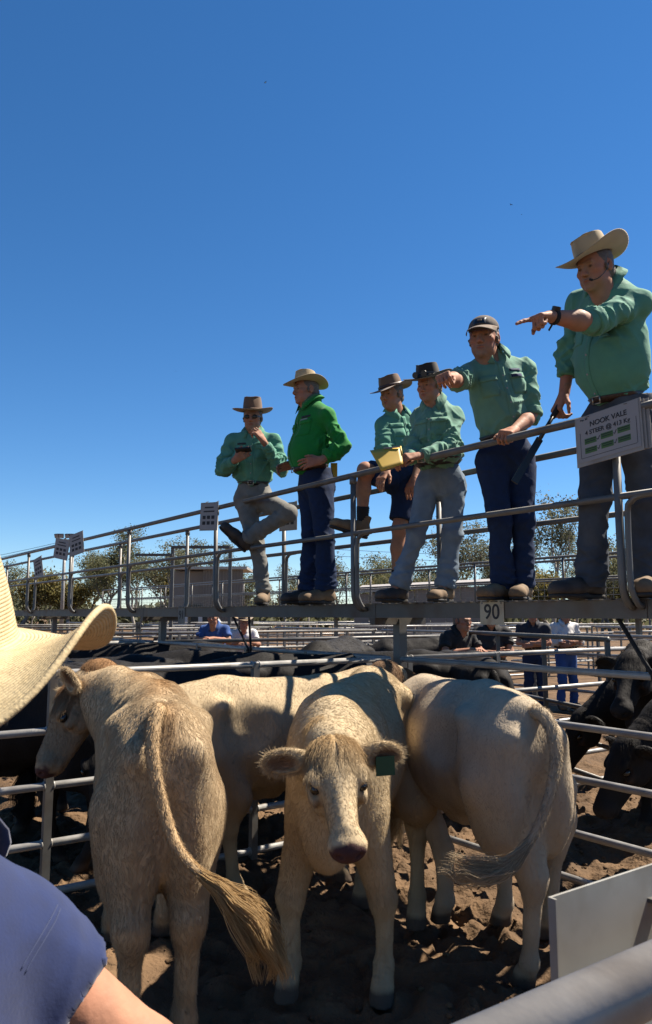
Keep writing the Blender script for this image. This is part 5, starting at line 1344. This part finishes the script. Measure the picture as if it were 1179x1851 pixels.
    ho = obj('hair', J['head'] + (v * hsc) @ HR.T, q, M[st.get('hair', 'hairm')], root, True)
    if st.get('ponytail'):
        pts = spline([J['head'] + HR @ A3(0, -.10, -.02), J['head'] + HR @ A3(0.02, -.135, -.06), J['head'] + HR @ A3(.05, -.12, -.14), J['head'] + HR @ A3(.07, -.09, -.20)], 5); v, f = sweep(pts, list(np.linspace(.03, .012, len(pts))), 10); obj('ponytail', v, f, M[st['hair']], ho, True)
    if 'hat' in st:
        tilt = st.get('hattilt', 0.); ht_ = unit(hup + hf * tilt + hx * st.get('hatroll', 0.)); f2 = unit(hf - ht_ * np.dot(hf, ht_)); x2 = np.cross(f2, ht_)
        place_hat(root, J['head'] + HR @ A3(0, -.005, .062) * hsc[2] + ht_ * .0, rot_from(x2, f2, ht_), st['hat'], st['hatmat'], st.get('band', 'belt'))
    # boots
    for k in 'LR':
        gnd = st.get('ground', DZ) if k not in st.get('free', '') else None
        b_up = A3(0, 0, 1) if k not in st.get('free', '') else J['bup' + k]
        boot(root, J['an' + k], J['toe' + k], st.get('boots', 'boot') if k == 'L' or 'bootsR' not in st else st['bootsR'], b_up, gnd, st.get('bsc', 1.06))
    return dict(root=root, HR=HR, head=J['head'], at=at, fwd=fwd, lat=lat, up=up, bvh=bs_, shirt=shirt, waist=waist, fwdp=fwdp, latp=latp, tr=tr, btr=bt)
def acc(name, parent, build, m, smooth=False): return build.build(name, M[m] if isinstance(m, str) else m, parent, smooth)
AKUBRA = dict(a=.088, b=.106, ch=.115, brim=.085, curl=.045, dip=.008)
# --- the big man pointing
Jd = dict(pelvis=P(1126, 745, 4.38), neck=P(1098, 515, 4.27), head=P(1076, 486, 4.16), shL=P(1156, 548, 4.14), shR=P(1048, 548, 4.50),
    elL=P(1070, 583, 3.98), wrL=P(996, 572, 3.86), elR=P(1030, 640, 4.58), wrR=P(1020, 712, 4.58),
    hipL=P(1147, 765, 4.32), hipR=P(1085, 765, 4.46), knL=P(1168, 905, 4.26), knR=P(1075, 905, 4.40), anL=P(1168, 1050, 4.30), anR=P(1068, 1055, 4.46), toeL=P(1160, 1075, 4.02), toeR=P(1000, 1075, 4.36),
    hdL=P(935, 577, 3.72) - P(996, 572, 3.86), dorL=A3(.15, .1, 1), hdR=A3(-.42, -.12, -.8), dorR=A3(-.75, -.3, .45), face=A3(-.80, -.58, -.26))
p1 = person('big man in aqua shirt and light wide hat pointing along the pens', Jd, dict(shirt='aqua', trousers='greydenim', g=1.17, belly=.095, ww=1.08, hw=1.05, waist=.075, sleeveL=1.0, sleeveR=1.55, curlL=POINT, thumbL=(.9, .9), curlR=GRIP, hat=dict(AKUBRA, a=.094, b=.112, brim=.112, curl=.055, dip=.012, ch=.122, taper=.9), hatmat='felt_light', band='belt', hattilt=.05, hatroll=.16, boots='boot', bootsR='bootdark', seed=2, stubble=.25, logo=(1, 'ink'), hem=.075, headscale=(1.1, 1.1, 1.1), hs=1.15, bsc=1.18))
# watch and microphone
wc = Jd['wrL'] - unit(Jd['wrL'] - Jd['elL']) * .022; ax = unit(Jd['wrL'] - Jd['elL'])
wt = empty('wrist_watch', tuple(wc)); tag(wt, 'chunky black watch on the wrist of the pointing big man', 'watch')
s = Solid(); s.cone(wc - ax * .013, wc + ax * .013, .042, .041, 0, cut=[(wc + ax * .013, ax), (wc - ax * .013, -ax)]); v, q = s.mesh(.005); obj('strap', v, q, M['strap'], wt, True)
nrm = unit(A3(.05, -.5, .85) - ax * np.dot(A3(.05, -.5, .85), ax)); acc('case', wt, MB().tube([wc + nrm * .034, wc + nrm * .053], .023, 16), 'black', False); acc('dial', wt, MB().tube([wc + nrm * .053, wc + nrm * .0545], .018, 16), 'platedark')
acc('strap_end', wt, MB().bar(wc - nrm * .04, wc - nrm * .072 + ax * .012, .018, .004), 'strap')
hd_, HR_ = p1['head'], p1['HR']; mc = empty('headset_microphone', tuple(hd_)); tag(mc, 'thin black headset microphone by the mouth of the pointing big man', 'microphone')
pts = spline([hd_ + HR_ @ A3(*q) for q in ((-.088, -.02, .03), (-.09, .03, -.03), (-.078, .10, -.075), (-.055, .135, -.085))], 5); acc('boom', mc, MB().tube(pts, .0025, 6), 'black', True); acc('capsule', mc, MB().tube([pts[-1], pts[-1] + HR_ @ A3(.012, .012, .01)], .007, 8), 'strap', True)
pts = spline([hd_ + HR_ @ A3(*q) for q in ((.09, -.005, .035), (.094, -.03, .0), (.09, -.03, -.05), (.07, -.07, -.13))], 5); acc('ear_loop', mc, MB().tube(pts, .003, 6), 'black', True)
# sorting stick held on the rail
st_ = empty('sorting_paddle', tuple(P(960, 830, 4.5))); tag(st_, 'black sorting stick held down over the rail by the big man', 'stick')
a_, b_ = Jd['wrR'] + unit(Jd['hdR']) * .115 + A3(0, -.012, 0), P(930, 872, 4.42); acc('shaft', st_, MB().tube([a_, a_ + (b_ - a_) * .45], [.012, .013], 10), 'black', True); acc('blade', st_, MB().bar(a_ + (b_ - a_) * .42, b_, .042, .012, up=(.3, -1, .2)), 'black'); acc('handle', st_, MB().tube([a_ - (b_ - a_) * .04, a_ + (b_ - a_) * .12], .017, 10), 'strap', True)
# --- man with the cap
Jd = dict(pelvis=P(916, 815, 5.10), neck=P(888, 643, 5.03), head=P(875, 613, 4.97), shL=P(948, 668, 5.10), shR=P(846, 678, 5.02),
    elL=P(962, 752, 5.02), wrL=P(929, 777, 4.80), elR=P(826, 688, 4.74), wrR=P(806, 683, 4.50),
    hipL=P(942, 830, 5.12), hipR=P(888, 830, 5.08), knL=P(946, 940, 5.06), knR=P(903, 945, 5.02), anL=P(946, 1055, 5.10), anR=P(908, 1058, 5.08), toeL=P(932, 1080, 4.86), toeR=P(868, 1080, 4.90),
    hdL=P(904, 786, 4.66) - P(929, 777, 4.80), dorL=A3(-.1, -.5, .85), hdR=P(796, 676, 4.30) - P(806, 683, 4.50), dorR=A3(-.3, .1, .95), face=A3(-.42, -.9, -.12))
p2 = person('man in a faded cap and sage shirt leaning on the rail, arm held out', Jd, dict(shirt='aqua2', trousers='navy', g=1.0, belly=.02, waist=.09, sleeveL=1.0, sleeveR=.98, curlL=HOOK, curlR=[(.7, 1.2, .6), (.9, 1.2, .6), (1.0, 1.3, .6), (1.1, 1.3, .6)], thumbR=(.8, .8), boots='boot', bootsR='boot', seed=4, stubble=.2, headscale=(1.17, 1.17, 1.17), logo=(1, 'blue_drill'), hem=.064, hs=1.12, belt='beltblack'))
# cap
C_, HR_ = p2['head'], p2['HR']; s = Solid(); s.ell((0, -.008, .055), (.085, .104, .078), 0); s.plane((0, 0, .046), unit([0, -.12, -1])); v, q = s.mesh(.0065)
cp = obj('cap', C_ + (v * 1.19) @ HR_.T, q, M['capcloth'], p2['root'], True)
V = []; nn = 15; mm = 6
for j in range(mm):
    t = j / (mm - 1)
    for i in range(nn):
        a = math.radians(-72 + 144 * i / (nn - 1)); r0 = np.array([math.sin(a) * .088, math.cos(a) * .104]); r1 = np.array([math.sin(a) * .084, .104 * math.cos(a) + .085 * math.cos(a) ** .8 if math.cos(a) > 0 else 0])
        x_, y_ = r0 * (1 - t) + r1 * t; V.append((x_, y_, .052 - .028 * t - .9 * (x_ ** 2) * 1.6 * (.3 + .7 * t)))
V = np.array(V); Fc = np.array([(j * nn + i, j * nn + i + 1, (j + 1) * nn + i + 1, (j + 1) * nn + i) for j in range(mm - 1) for i in range(nn - 1)]); V2, F2 = thick(V, Fc[:, ::-1], .004)
obj('visor', C_ + (V2 * 1.19) @ HR_.T, F2, M['captan'], cp, True)
bvc = bvh(C_ + (v * 1.19) @ HR_.T, q); patch('cap_panel', bvc, C_ + HR_ @ A3(0, .1, .10), HR_ @ A3(0, 1, .25), HR_ @ A3(0, 0, 1), .085, .05, .002, M['black'], cp); patch('cap_badge', bvc, C_ + HR_ @ A3(0, .1, .104), HR_ @ A3(0, 1, .25), HR_ @ A3(0, 0, 1), .03, .014, .005, M['captan'], cp)
patch('pen_in_pocket', p2['bvh'], p2['at'](.735, .2, .095), p2['fwd'], p2['up'], .08, .02, .014, M['blue_drill'], p2['shirt'])
# --- woman with the yellow pad
Jd = dict(pelvis=P(797, 862, 5.64), neck=P(786, 730, 5.60), head=P(776, 698, 5.53), shL=P(823, 752, 5.60), shR=P(760, 756, 5.72),
    elL=P(814, 812, 5.42), wrL=P(759, 824, 5.26), elR=P(748, 812, 5.55), wrR=P(742, 832, 5.32),
    hipL=P(820, 878, 5.64), hipR=P(775, 878, 5.66), knL=P(818, 965, 5.60), knR=P(752, 968, 5.60), anL=P(806, 1055, 5.62), anR=P(722, 1055, 5.64), toeL=P(778, 1080, 5.42), toeR=P(688, 1080, 5.50),
    hdL=A3(-.85, -.35, -.15), dorL=A3(-.1, -.7, .6), hdR=A3(-.6, -.5, -.1), dorR=A3(-.3, -.4, .7), face=A3(-.62, -.75, -.22))
p3 = person('woman in a dark wide hat and green shirt writing on a yellow pad', Jd, dict(shirt='aqua2', trousers='paledenim', g=.93, belly=.015, ww=.95, hw=1.1, waist=.09, bust=True, sleeve=1.92, curlL=HOLD, curlR=HOLD, hat=dict(AKUBRA, a=.086, b=.102, ch=.108, brim=.098, curl=.03, dip=.0), hatmat='felt_dark', band='black', hattilt=.05, boots='boot', bootsR='bootdark', seed=6, hair='hairblond', ponytail=True, hem=.078, headscale=(.98, .98, .98), hs=.95, skin=np.array([.31, .158, .104]), bsc=1.0))
sg = empty('sunglasses', tuple(p3['head'])); tag(sg, 'sunglasses perched on the brim of the dark hat', 'sunglasses')
C_, HR_ = p3['head'], p3['HR']
for q in (-1, 1): acc('lens', sg, MB().tube([C_ + HR_ @ A3(q * .036, .112, .085), C_ + HR_ @ A3(q * .036, .118, .085)], .024, 14), 'black')
acc('bridge', sg, MB().bar(C_ + HR_ @ A3(-.014, .116, .09), C_ + HR_ @ A3(.014, .116, .09), .004, .004), 'black')
for q in (-1, 1): acc('temple', sg, MB().bar(C_ + HR_ @ A3(q * .06, .112, .09), C_ + HR_ @ A3(q * .094, .0, .085), .004, .005), 'black')
pd = empty('yellow_pad', tuple(P(700, 830, 5.15))); tag(pd, 'yellow folded writing pad held above the railing', 'pad')
q0, q1, q2, q3 = P(669, 814, 5.20), P(724, 808, 5.20), P(729, 838, 5.12), P(690, 851, 5.08)
V = []; n = 9
for i in range(n):
    t = i / (n - 1); a0 = q0 + (q1 - q0) * t; a1 = q3 + (q2 - q3) * t
    for j in range(6): V.append(a0 + (a1 - a0) * j / 5 + A3(0, -.004 * math.sin(t * 3.1), .0))
V = np.array(V); Fc = np.array([(i * 6 + j, i * 6 + j + 1, (i + 1) * 6 + j + 1, (i + 1) * 6 + j) for i in range(n - 1) for j in range(5)]); V2, F2 = thick(V, Fc, .006); obj('cover', V2, F2, M['yellow'], pd, True)
pts = [q1 + A3(0, .012, .008) + A3(.008 * math.sin(a), .010 * math.cos(a), 0) for a in np.linspace(0, 5.5, 10)]
rows = [p for p in pts] + [p + (q2 - q1) * .55 for p in pts]; Fc = np.array([(i, i + 1, 10 + i + 1, 10 + i) for i in range(9)]); V2, F2 = thick(np.array(rows), Fc, .0015); obj('rolled_sheet', V2, F2, M['yellow'], pd, True)
seamp = [q0 + (q1 - q0) * t + A3(0, -.008, .002) for t in (.45, .98)]; acc('page_edge', pd, MB().bar(seamp[0], seamp[1], .004, .010), 'paper')
# --- man in shorts behind her
Jd = dict(pelvis=P(724, 852, 6.34), neck=P(716, 748, 6.33), head=P(708, 714, 6.26), shL=P(752, 766, 6.40), shR=P(694, 770, 6.28),
    elL=P(765, 822, 6.32), wrL=P(750, 862, 6.20), elR=P(696, 828, 6.10), wrR=P(700, 850, 5.98),
    hipL=P(738, 868, 6.36), hipR=P(712, 868, 6.32), knL=P(722, 955, 6.30), knR=P(660, 850, 6.07), anL=P(718, 1058, 6.34), anR=P(655, 945, 6.16), toeL=P(700, 1080, 6.15), toeR=P(612, 958, 6.12),
    hdL=A3(-.3, -.4, -.8), dorL=A3(-.5, -.7, .3), hdR=A3(-.4, -.4, -.6), dorR=A3(-.4, -.5, .7), bupR=unit(A3(.28, 0, 1)), face=A3(-.62, -.75, -.2))
p4 = person('man in navy shorts and brown hat with one boot up on the rail', Jd, dict(shirt='aqua', trousers='navy', leg=.42, g=1.0, belly=.04, waist=.09, sleeve=.85, curlL=RELAX, curlR=RELAX, hat=dict(AKUBRA, a=.094, b=.11, ch=.10, brim=.085, curl=.02, dip=.018, drop=.008), hatmat='felt_brown', hatroll=.1, hattilt=.1, boots='boot', seed=9, stubble=.2, free='R', skin=np.array([.30, .15, .092])))
for k in 'LR':
    an, kn = Jd['an' + k], Jd['kn' + k]; ax = unit(kn - an); s = Solid(); s.cone(an + ax * .03, an + ax * .13, .047, .052, 0, cut=[(an + ax * .13, ax)]); v, q = s.mesh(.008); obj('sock', v + vnormals(v, q) * (.004 * np.sin((v @ ax) * 400))[:, None], q, M['strap'], p4['root'], True)
# --- man in the bright green shirt
Jd = dict(pelvis=P(572, 872, 6.66), neck=P(564, 731, 6.65), head=P(553, 706, 6.62), shL=P(592, 752, 6.46), shR=P(556, 754, 6.84),
    elL=P(618, 808, 6.42), wrL=P(582, 832, 6.38), elR=P(545, 812, 6.96), wrR=P(530, 842, 6.84),
    hipL=P(580, 888, 6.56), hipR=P(562, 888, 6.74), knL=P(588, 970, 6.54), knR=P(564, 970, 6.72), anL=P(590, 1062, 6.56), anR=P(560, 1062, 6.76), toeL=P(562, 1088, 6.46), toeR=P(522, 1088, 6.66),
    hdL=A3(-1, -.15, -.2), dorL=A3(-.05, -1, .1), hdR=A3(-.8, -.4, -.2), dorR=A3(-.3, .6, .6), face=A3(-.86, -.5, -.08))
p5 = person('man in bright green shirt and pale hat standing side on, hand on belt', Jd, dict(shirt='green', trousers='navy', g=1.14, belly=.10, ww=1.05, waist=.10, sleeve=1.82, curlL=RELAX, curlR=RELAX, hat=dict(AKUBRA, ch=.11, brim=.10, curl=.035, dip=.015, drop=.01), hatmat='felt_light', band='felt_tan', hattilt=-.05, hatroll=.05, boots='boot', bootsR='bootdark', seed=12, hem=.078, headscale=(1.08, 1.08, 1.08), logo=(1, 'ink'), hs=1.1, bsc=1.15, belt='belt'))
patch('logo', p5['bvh'], p5['at'](.76, .2, .11), unit(p5['fwd'] + p5['lat'] * .3), p5['up'], .085, .022, .005, M['paper'], p5['shirt'])
nbk = empty('notebook', tuple(P(604, 850, 6.6))); tag(nbk, 'cream notebook poking out of the back pocket of navy jeans', 'notebook')
acc('pages', nbk, MB().box(P(604, 850, 6.60), A3(.028, 0, 0), A3(0, .009, 0), A3(0, 0, .062)), 'paper'); acc('cover', nbk, MB().box(P(604, 850, 6.588), A3(.029, 0, 0), A3(0, .0015, 0), A3(0, 0, .064)), 'yellow')
# --- man with the phone
Jd = dict(pelvis=P(458, 892, 7.50), neck=P(458, 783, 7.45), head=P(457, 756, 7.38), shL=P(494, 796, 7.44), shR=P(420, 798, 7.46),
    elL=P(508, 846, 7.34), wrL=P(478, 800, 7.16), elR=P(402, 848, 7.42), wrR=P(425, 832, 7.16),
    hipL=P(476, 904, 7.48), hipR=P(442, 904, 7.50), knL=P(522, 928, 7.18), knR=P(464, 985, 7.42), anL=P(448, 972, 7.28), anR=P(477, 1066, 7.46), toeL=P(410, 955, 7.26), toeR=P(470, 1090, 7.22),
    hdL=P(458, 770, 7.12) - P(478, 800, 7.16), dorL=A3(.5, -.6, .3), hdR=P(445, 818, 7.08) - P(425, 832, 7.16), dorR=A3(-.4, -.5, -.4), bupL=unit(A3(.75, -.2, .75)), face=A3(-.08, -1, -.12))
p6 = person('man in tall brown hat and sunglasses looking at a phone, one leg crossed up', Jd, dict(shirt='aqua', trousers='khaki', g=1.04, belly=.03, waist=.085, sleeve=1.9, curlL=[(.5, .7, .4), (.6, .8, .4), (.9, 1.1, .6), (1.0, 1.1, .6)], curlR=HOLD, hat=dict(AKUBRA, a=.096, b=.112, ch=.14, brim=.105, curl=.03, dip=.0, taper=.84), hatmat='felt_brown', band='felt_brown', hattilt=.02, boots='bootdark', bootsR='boot', seed=15, free='L', logo=(-1, 'ink'), hem=.066, headscale=(1.1, 1.1, 1.1), hs=1.1, bsc=1.12, stubble=.15, belt='beltblack'))
C_, HR_ = p6['head'], p6['HR']; sg = empty('sunglasses', tuple(C_)); tag(sg, 'black sunglasses worn under the tall brown hat', 'sunglasses')
for q in (-1, 1):
    s = Solid(); s.ell(C_ + HR_ @ A3(q * .036, .104, .002), (.030, .008, .021), 0, R=HR_); v, qd = s.mesh(.004); obj('lens', v, qd, M['black'], sg, True)
    acc('temple', sg, MB().bar(C_ + HR_ @ A3(q * .066, .098, .008), C_ + HR_ @ A3(q * .086, .0, .008), .006, .006), 'black')
acc('bridge', sg, MB().bar(C_ + HR_ @ A3(-.012, .11, .006), C_ + HR_ @ A3(.012, .11, .006), .006, .006), 'black')
ph = empty('mobile_phone', tuple(P(441, 814, 7.1))); tag(ph, 'black mobile phone in the hand of the man with the tall hat', 'phone')
R_ = unit(A3(.95, -.1, .05)); U_ = unit(np.cross(unit(A3(0, -.3, -1)), R_)); acc('body', ph, MB().box(P(440, 813, 7.06), R_ * .075, U_ * .038, np.cross(R_, U_) * .006), 'black')
# ------------------------------------------------------------------ the man in the straw hat, close to the camera
def strawmat():
    m = mat('plaited_straw', (.86, .68, .39), .75, var=.14, scale=55, spec=.3, dark=(.5, .36, .17), dscale=60, damt=.4, trans=.12)
    N = m.node_tree.nodes; L = m.node_tree.links; b = N['Principled BSDF']
    a = N.new('ShaderNodeAttribute'); a.attribute_name = 'row'
    w1 = N.new('ShaderNodeMath'); w1.operation = 'MULTIPLY'; w1.inputs[1].default_value = 2 * math.pi / .0094; L.new(a.outputs['Fac'], w1.inputs[0])
    w2 = N.new('ShaderNodeMath'); w2.operation = 'SINE'; L.new(w1.outputs[0], w2.inputs[0])
    w3 = N.new('ShaderNodeMath'); w3.operation = 'ABSOLUTE'; L.new(w2.outputs[0], w3.inputs[0])
    n = N.new('ShaderNodeTexNoise'); n.inputs['Scale'].default_value = 260; tc = N.new('ShaderNodeTexCoord'); L.new(tc.outputs['Object'], n.inputs['Vector'])
    ad = N.new('ShaderNodeMath'); ad.operation = 'ADD'; L.new(w3.outputs[0], ad.inputs[0]); L.new(n.outputs[0], ad.inputs[1])
    bu = N.new('ShaderNodeBump'); bu.inputs['Strength'].default_value = .7; bu.inputs['Distance'].default_value = .0016; L.new(ad.outputs[0], bu.inputs['Height']); L.new(bu.outputs[0], b.inputs['Normal'])
    pb = b.inputs['Base Color'].links[0].from_socket
    rg = N.new('ShaderNodeMapRange'); rg.inputs[3].default_value = .90; rg.inputs[4].default_value = 1.03; L.new(w3.outputs[0], rg.inputs[0])
    mm = N.new('ShaderNodeMix'); mm.data_type = 'RGBA'; mm.blend_type = 'MULTIPLY'; mm.inputs[0].default_value = 1; L.new(pb, mm.inputs[6]); L.new(rg.outputs[0], mm.inputs[7]); L.new(mm.outputs[2], b.inputs['Base Color'])
    return m
M['straw'] = strawmat()
hc_ = P(-112, 1168, .95)
Jd = dict(pelvis=A3(-.48, .86, .86), neck=A3(-.50, .92, 1.335), head=hc_ + A3(-.03, 0, -.075), shL=A3(-.70, .95, 1.30), shR=P(8, 1705, .965),
    elL=A3(-.74, 1.02, 1.05), wrL=A3(-.6, 1.2, .98), elR=P(262, 1925, 1.02), wrR=P(300, 2040, 1.22),
    hipL=A3(-.57, .86, .80), hipR=A3(-.39, .86, .80), knL=A3(-.57, .88, .45), knR=A3(-.39, .88, .45), anL=A3(-.57, .85, .09), anR=A3(-.39, .85, .09), toeL=A3(-.6, 1.05, .03), toeR=A3(-.36, 1.05, .03),
    hdL=A3(.5, .7, -.2), dorL=A3(0, 0, 1), hdR=A3(.3, .9, -.2), dorR=A3(0, 0, 1), face=A3(.12, .98, -.08))
p0 = person('man in a plaited straw hat and blue work shirt seen from behind', Jd, dict(shirt='blue_drill', trousers='navy', g=1.10, belly=.03, waist=.09, sleeveR=.40, sleeveL=.9, res=.006, ground=0., group='onlookers around the pens', seed=31, skin=np.array([.31, .15, .092]), cuff=False, hw=1.0, fold=.3))
V, Fc, mm = hat_mesh(a=.088, b=.104, ch=.150, brim=.122, curl=.05, dip=.06, taper=.74, lp=5., crease=.045, pinch=.02, n=120, curlp=2.2); hf0 = unit([.05, 1, .22]); hx0 = unit(np.cross(hf0, A3(0, 0, 1))); R_ = rot_from(hx0, hf0, np.cross(hx0, hf0))
row = np.repeat(np.r_[0, np.cumsum([np.linalg.norm(V[(i + 1) * 120 + 30] - V[i * 120 + 30]) for i in range(mm - 1)])], 120)
V2, F2 = thick(V, Fc, .0045); ho = obj('hat', hc_ + V2 @ R_.T, F2, M['straw'], p0['root'], True)
at_ = ho.data.attributes.new('row', 'FLOAT', 'POINT'); at_.data.foreach_set('value', np.r_[row, row].astype(np.float32))
sb = ho.modifiers.new('Subdivision', 'SUBSURF'); sb.levels = sb.render_levels = 1
rim = V[-120:]; pts = np.vstack([rim, rim[:1]]); v_, f_ = sweep((hc_ + pts @ R_.T), .0042, 8, False); obj('brim_edge', v_, [f for f in f_], M['straw'], ho, True)
def seam(px, bv, r, m, parent, name='seam'):
    pts = []
    for x, y in px:
        d = P(x, y, 1.) - A3(0, 0, EYE); h = bv.ray_cast(Vector((0, 0, EYE)), Vector(d), 5)
        if h[0] is not None: pts.append(np.array(h[0]) + np.array(h[1]) * .0006)
    if len(pts) > 2: MB().tube(spline(pts, 3), r, 6).build(name, m, parent, True)
M['thread'] = mat('blue_thread', (.04, .058, .14), .9)
for dx in (0, 7):
    seam([(104 + dx * .7, 1636 + dx), (92 + dx, 1660 + dx), (72 + dx, 1694 + dx), (50 + dx, 1730 + dx), (38 + dx, 1752 + dx)], p0['bvh'], .0007, M['thread'], p0['shirt'], 'yoke_seam')

# ------------------------------------------------------------------ onlookers among the pens
M['whiteshirt'] = mat('white_cotton', (.8, .79, .78), .85, var=.06, scale=12, bump=.3, bscale=24, bdist=.006)
M['navyshirt'] = mat('navy_cotton', (.014, .018, .034), .85, var=.15, scale=12)
M['blackshirt'] = mat('black_cotton', (.012, .012, .014), .85, var=.15, scale=12)
M['royal'] = mat('royal_blue_cotton', (.03, .10, .34), .85, var=.12, scale=12)
def onlooker(label, x, y, yaw, shirt, trousers, lean=0., arms='fold', seed=40, hat=None, leg=1., sleeve=.6, k=1., **kw):
    f = A3(-math.sin(yaw), math.cos(yaw), 0) * -1; l = np.cross(A3(0, 0, 1), f); o = A3(x, y, 0)
    q = lambda a, b, c: o + l * a * k + f * b * k + A3(0, 0, c * k)
    ln = lambda h: lean * (h - .95)
    J = dict(pelvis=q(0, 0, .95), neck=q(0, ln(1.46), 1.46), head=q(0, ln(1.6) + .05, 1.60), shL=q(.19, ln(1.40), 1.40), shR=q(-.19, ln(1.40), 1.40), hipL=q(.09, 0, .88), hipR=q(-.09, 0, .88), knL=q(.11, .02, .48), knR=q(-.10, .05, .48), anL=q(.13, -.02, .10), anR=q(-.13, .02, .10), toeL=q(.17, .2, .03), toeR=q(-.17, .22, .03), face=f + A3(0, 0, -.1))
    if arms == 'fold': J.update(elL=q(.25, .06 + ln(1.15), 1.14), elR=q(-.25, .06 + ln(1.15), 1.14), wrL=q(-.02, .24, 1.10), wrR=q(.04, .26, 1.14), hdL=-l, hdR=l, dorL=f, dorR=f)
    else: J.update(elL=q(.28, .16 + ln(1.2), 1.20), elR=q(-.28, .16 + ln(1.2), 1.20), wrL=q(.05, .38 + ln(1.2), 1.26), wrR=q(-.05, .38 + ln(1.2), 1.26), hdL=unit(f - l), hdR=unit(f + l), dorL=A3(0, 0, 1), dorR=A3(0, 0, 1))
    st = dict(shirt=shirt, trousers=trousers, simple=True, res=.014, ground=0., group='onlookers around the pens', seed=seed, sleeve=sleeve, leg=leg, belt='beltblack', boots='boot'); st.update(kw)
    if hat: st.update(hat=AKUBRA, hatmat=hat)
    return person(label, J, st)
onlooker('onlooker in a white shirt and blue jeans, arms folded', at_x(1016, 13.6), 13.6, .15, 'whiteshirt', 'royal', seed=41, k=1.0, sleeve=1.5)
onlooker('onlooker in a navy shirt and dark trousers beside the white shirt', at_x(960, 13.2), 13.2, -.3, 'navyshirt', 'navy', seed=42, k=1.0)
onlooker('onlooker in dark clothes and grey shorts behind the plate numbered 90', at_x(885, 10.4), 10.4, -.2, 'blackshirt', 'greydenim', seed=43, k=.98, leg=.4)
onlooker('onlooker in a black shirt leaning forearms on a rail', at_x(815, 9.3), 9.3, .5, 'blackshirt', 'blackshirt', .25, 'rest', seed=44, k=.96)
onlooker('onlooker in a royal blue shirt leaning on the far rail', at_x(394, 13.0), 13.0, -.1, 'royal', 'navy', .35, 'rest', seed=45, k=.98)
onlooker('onlooker in white with a tan hat beside the royal blue shirt', at_x(440, 13.6), 13.6, .2, 'whiteshirt', 'navy', .3, 'rest', seed=46, hat='felt_tan', k=.92)
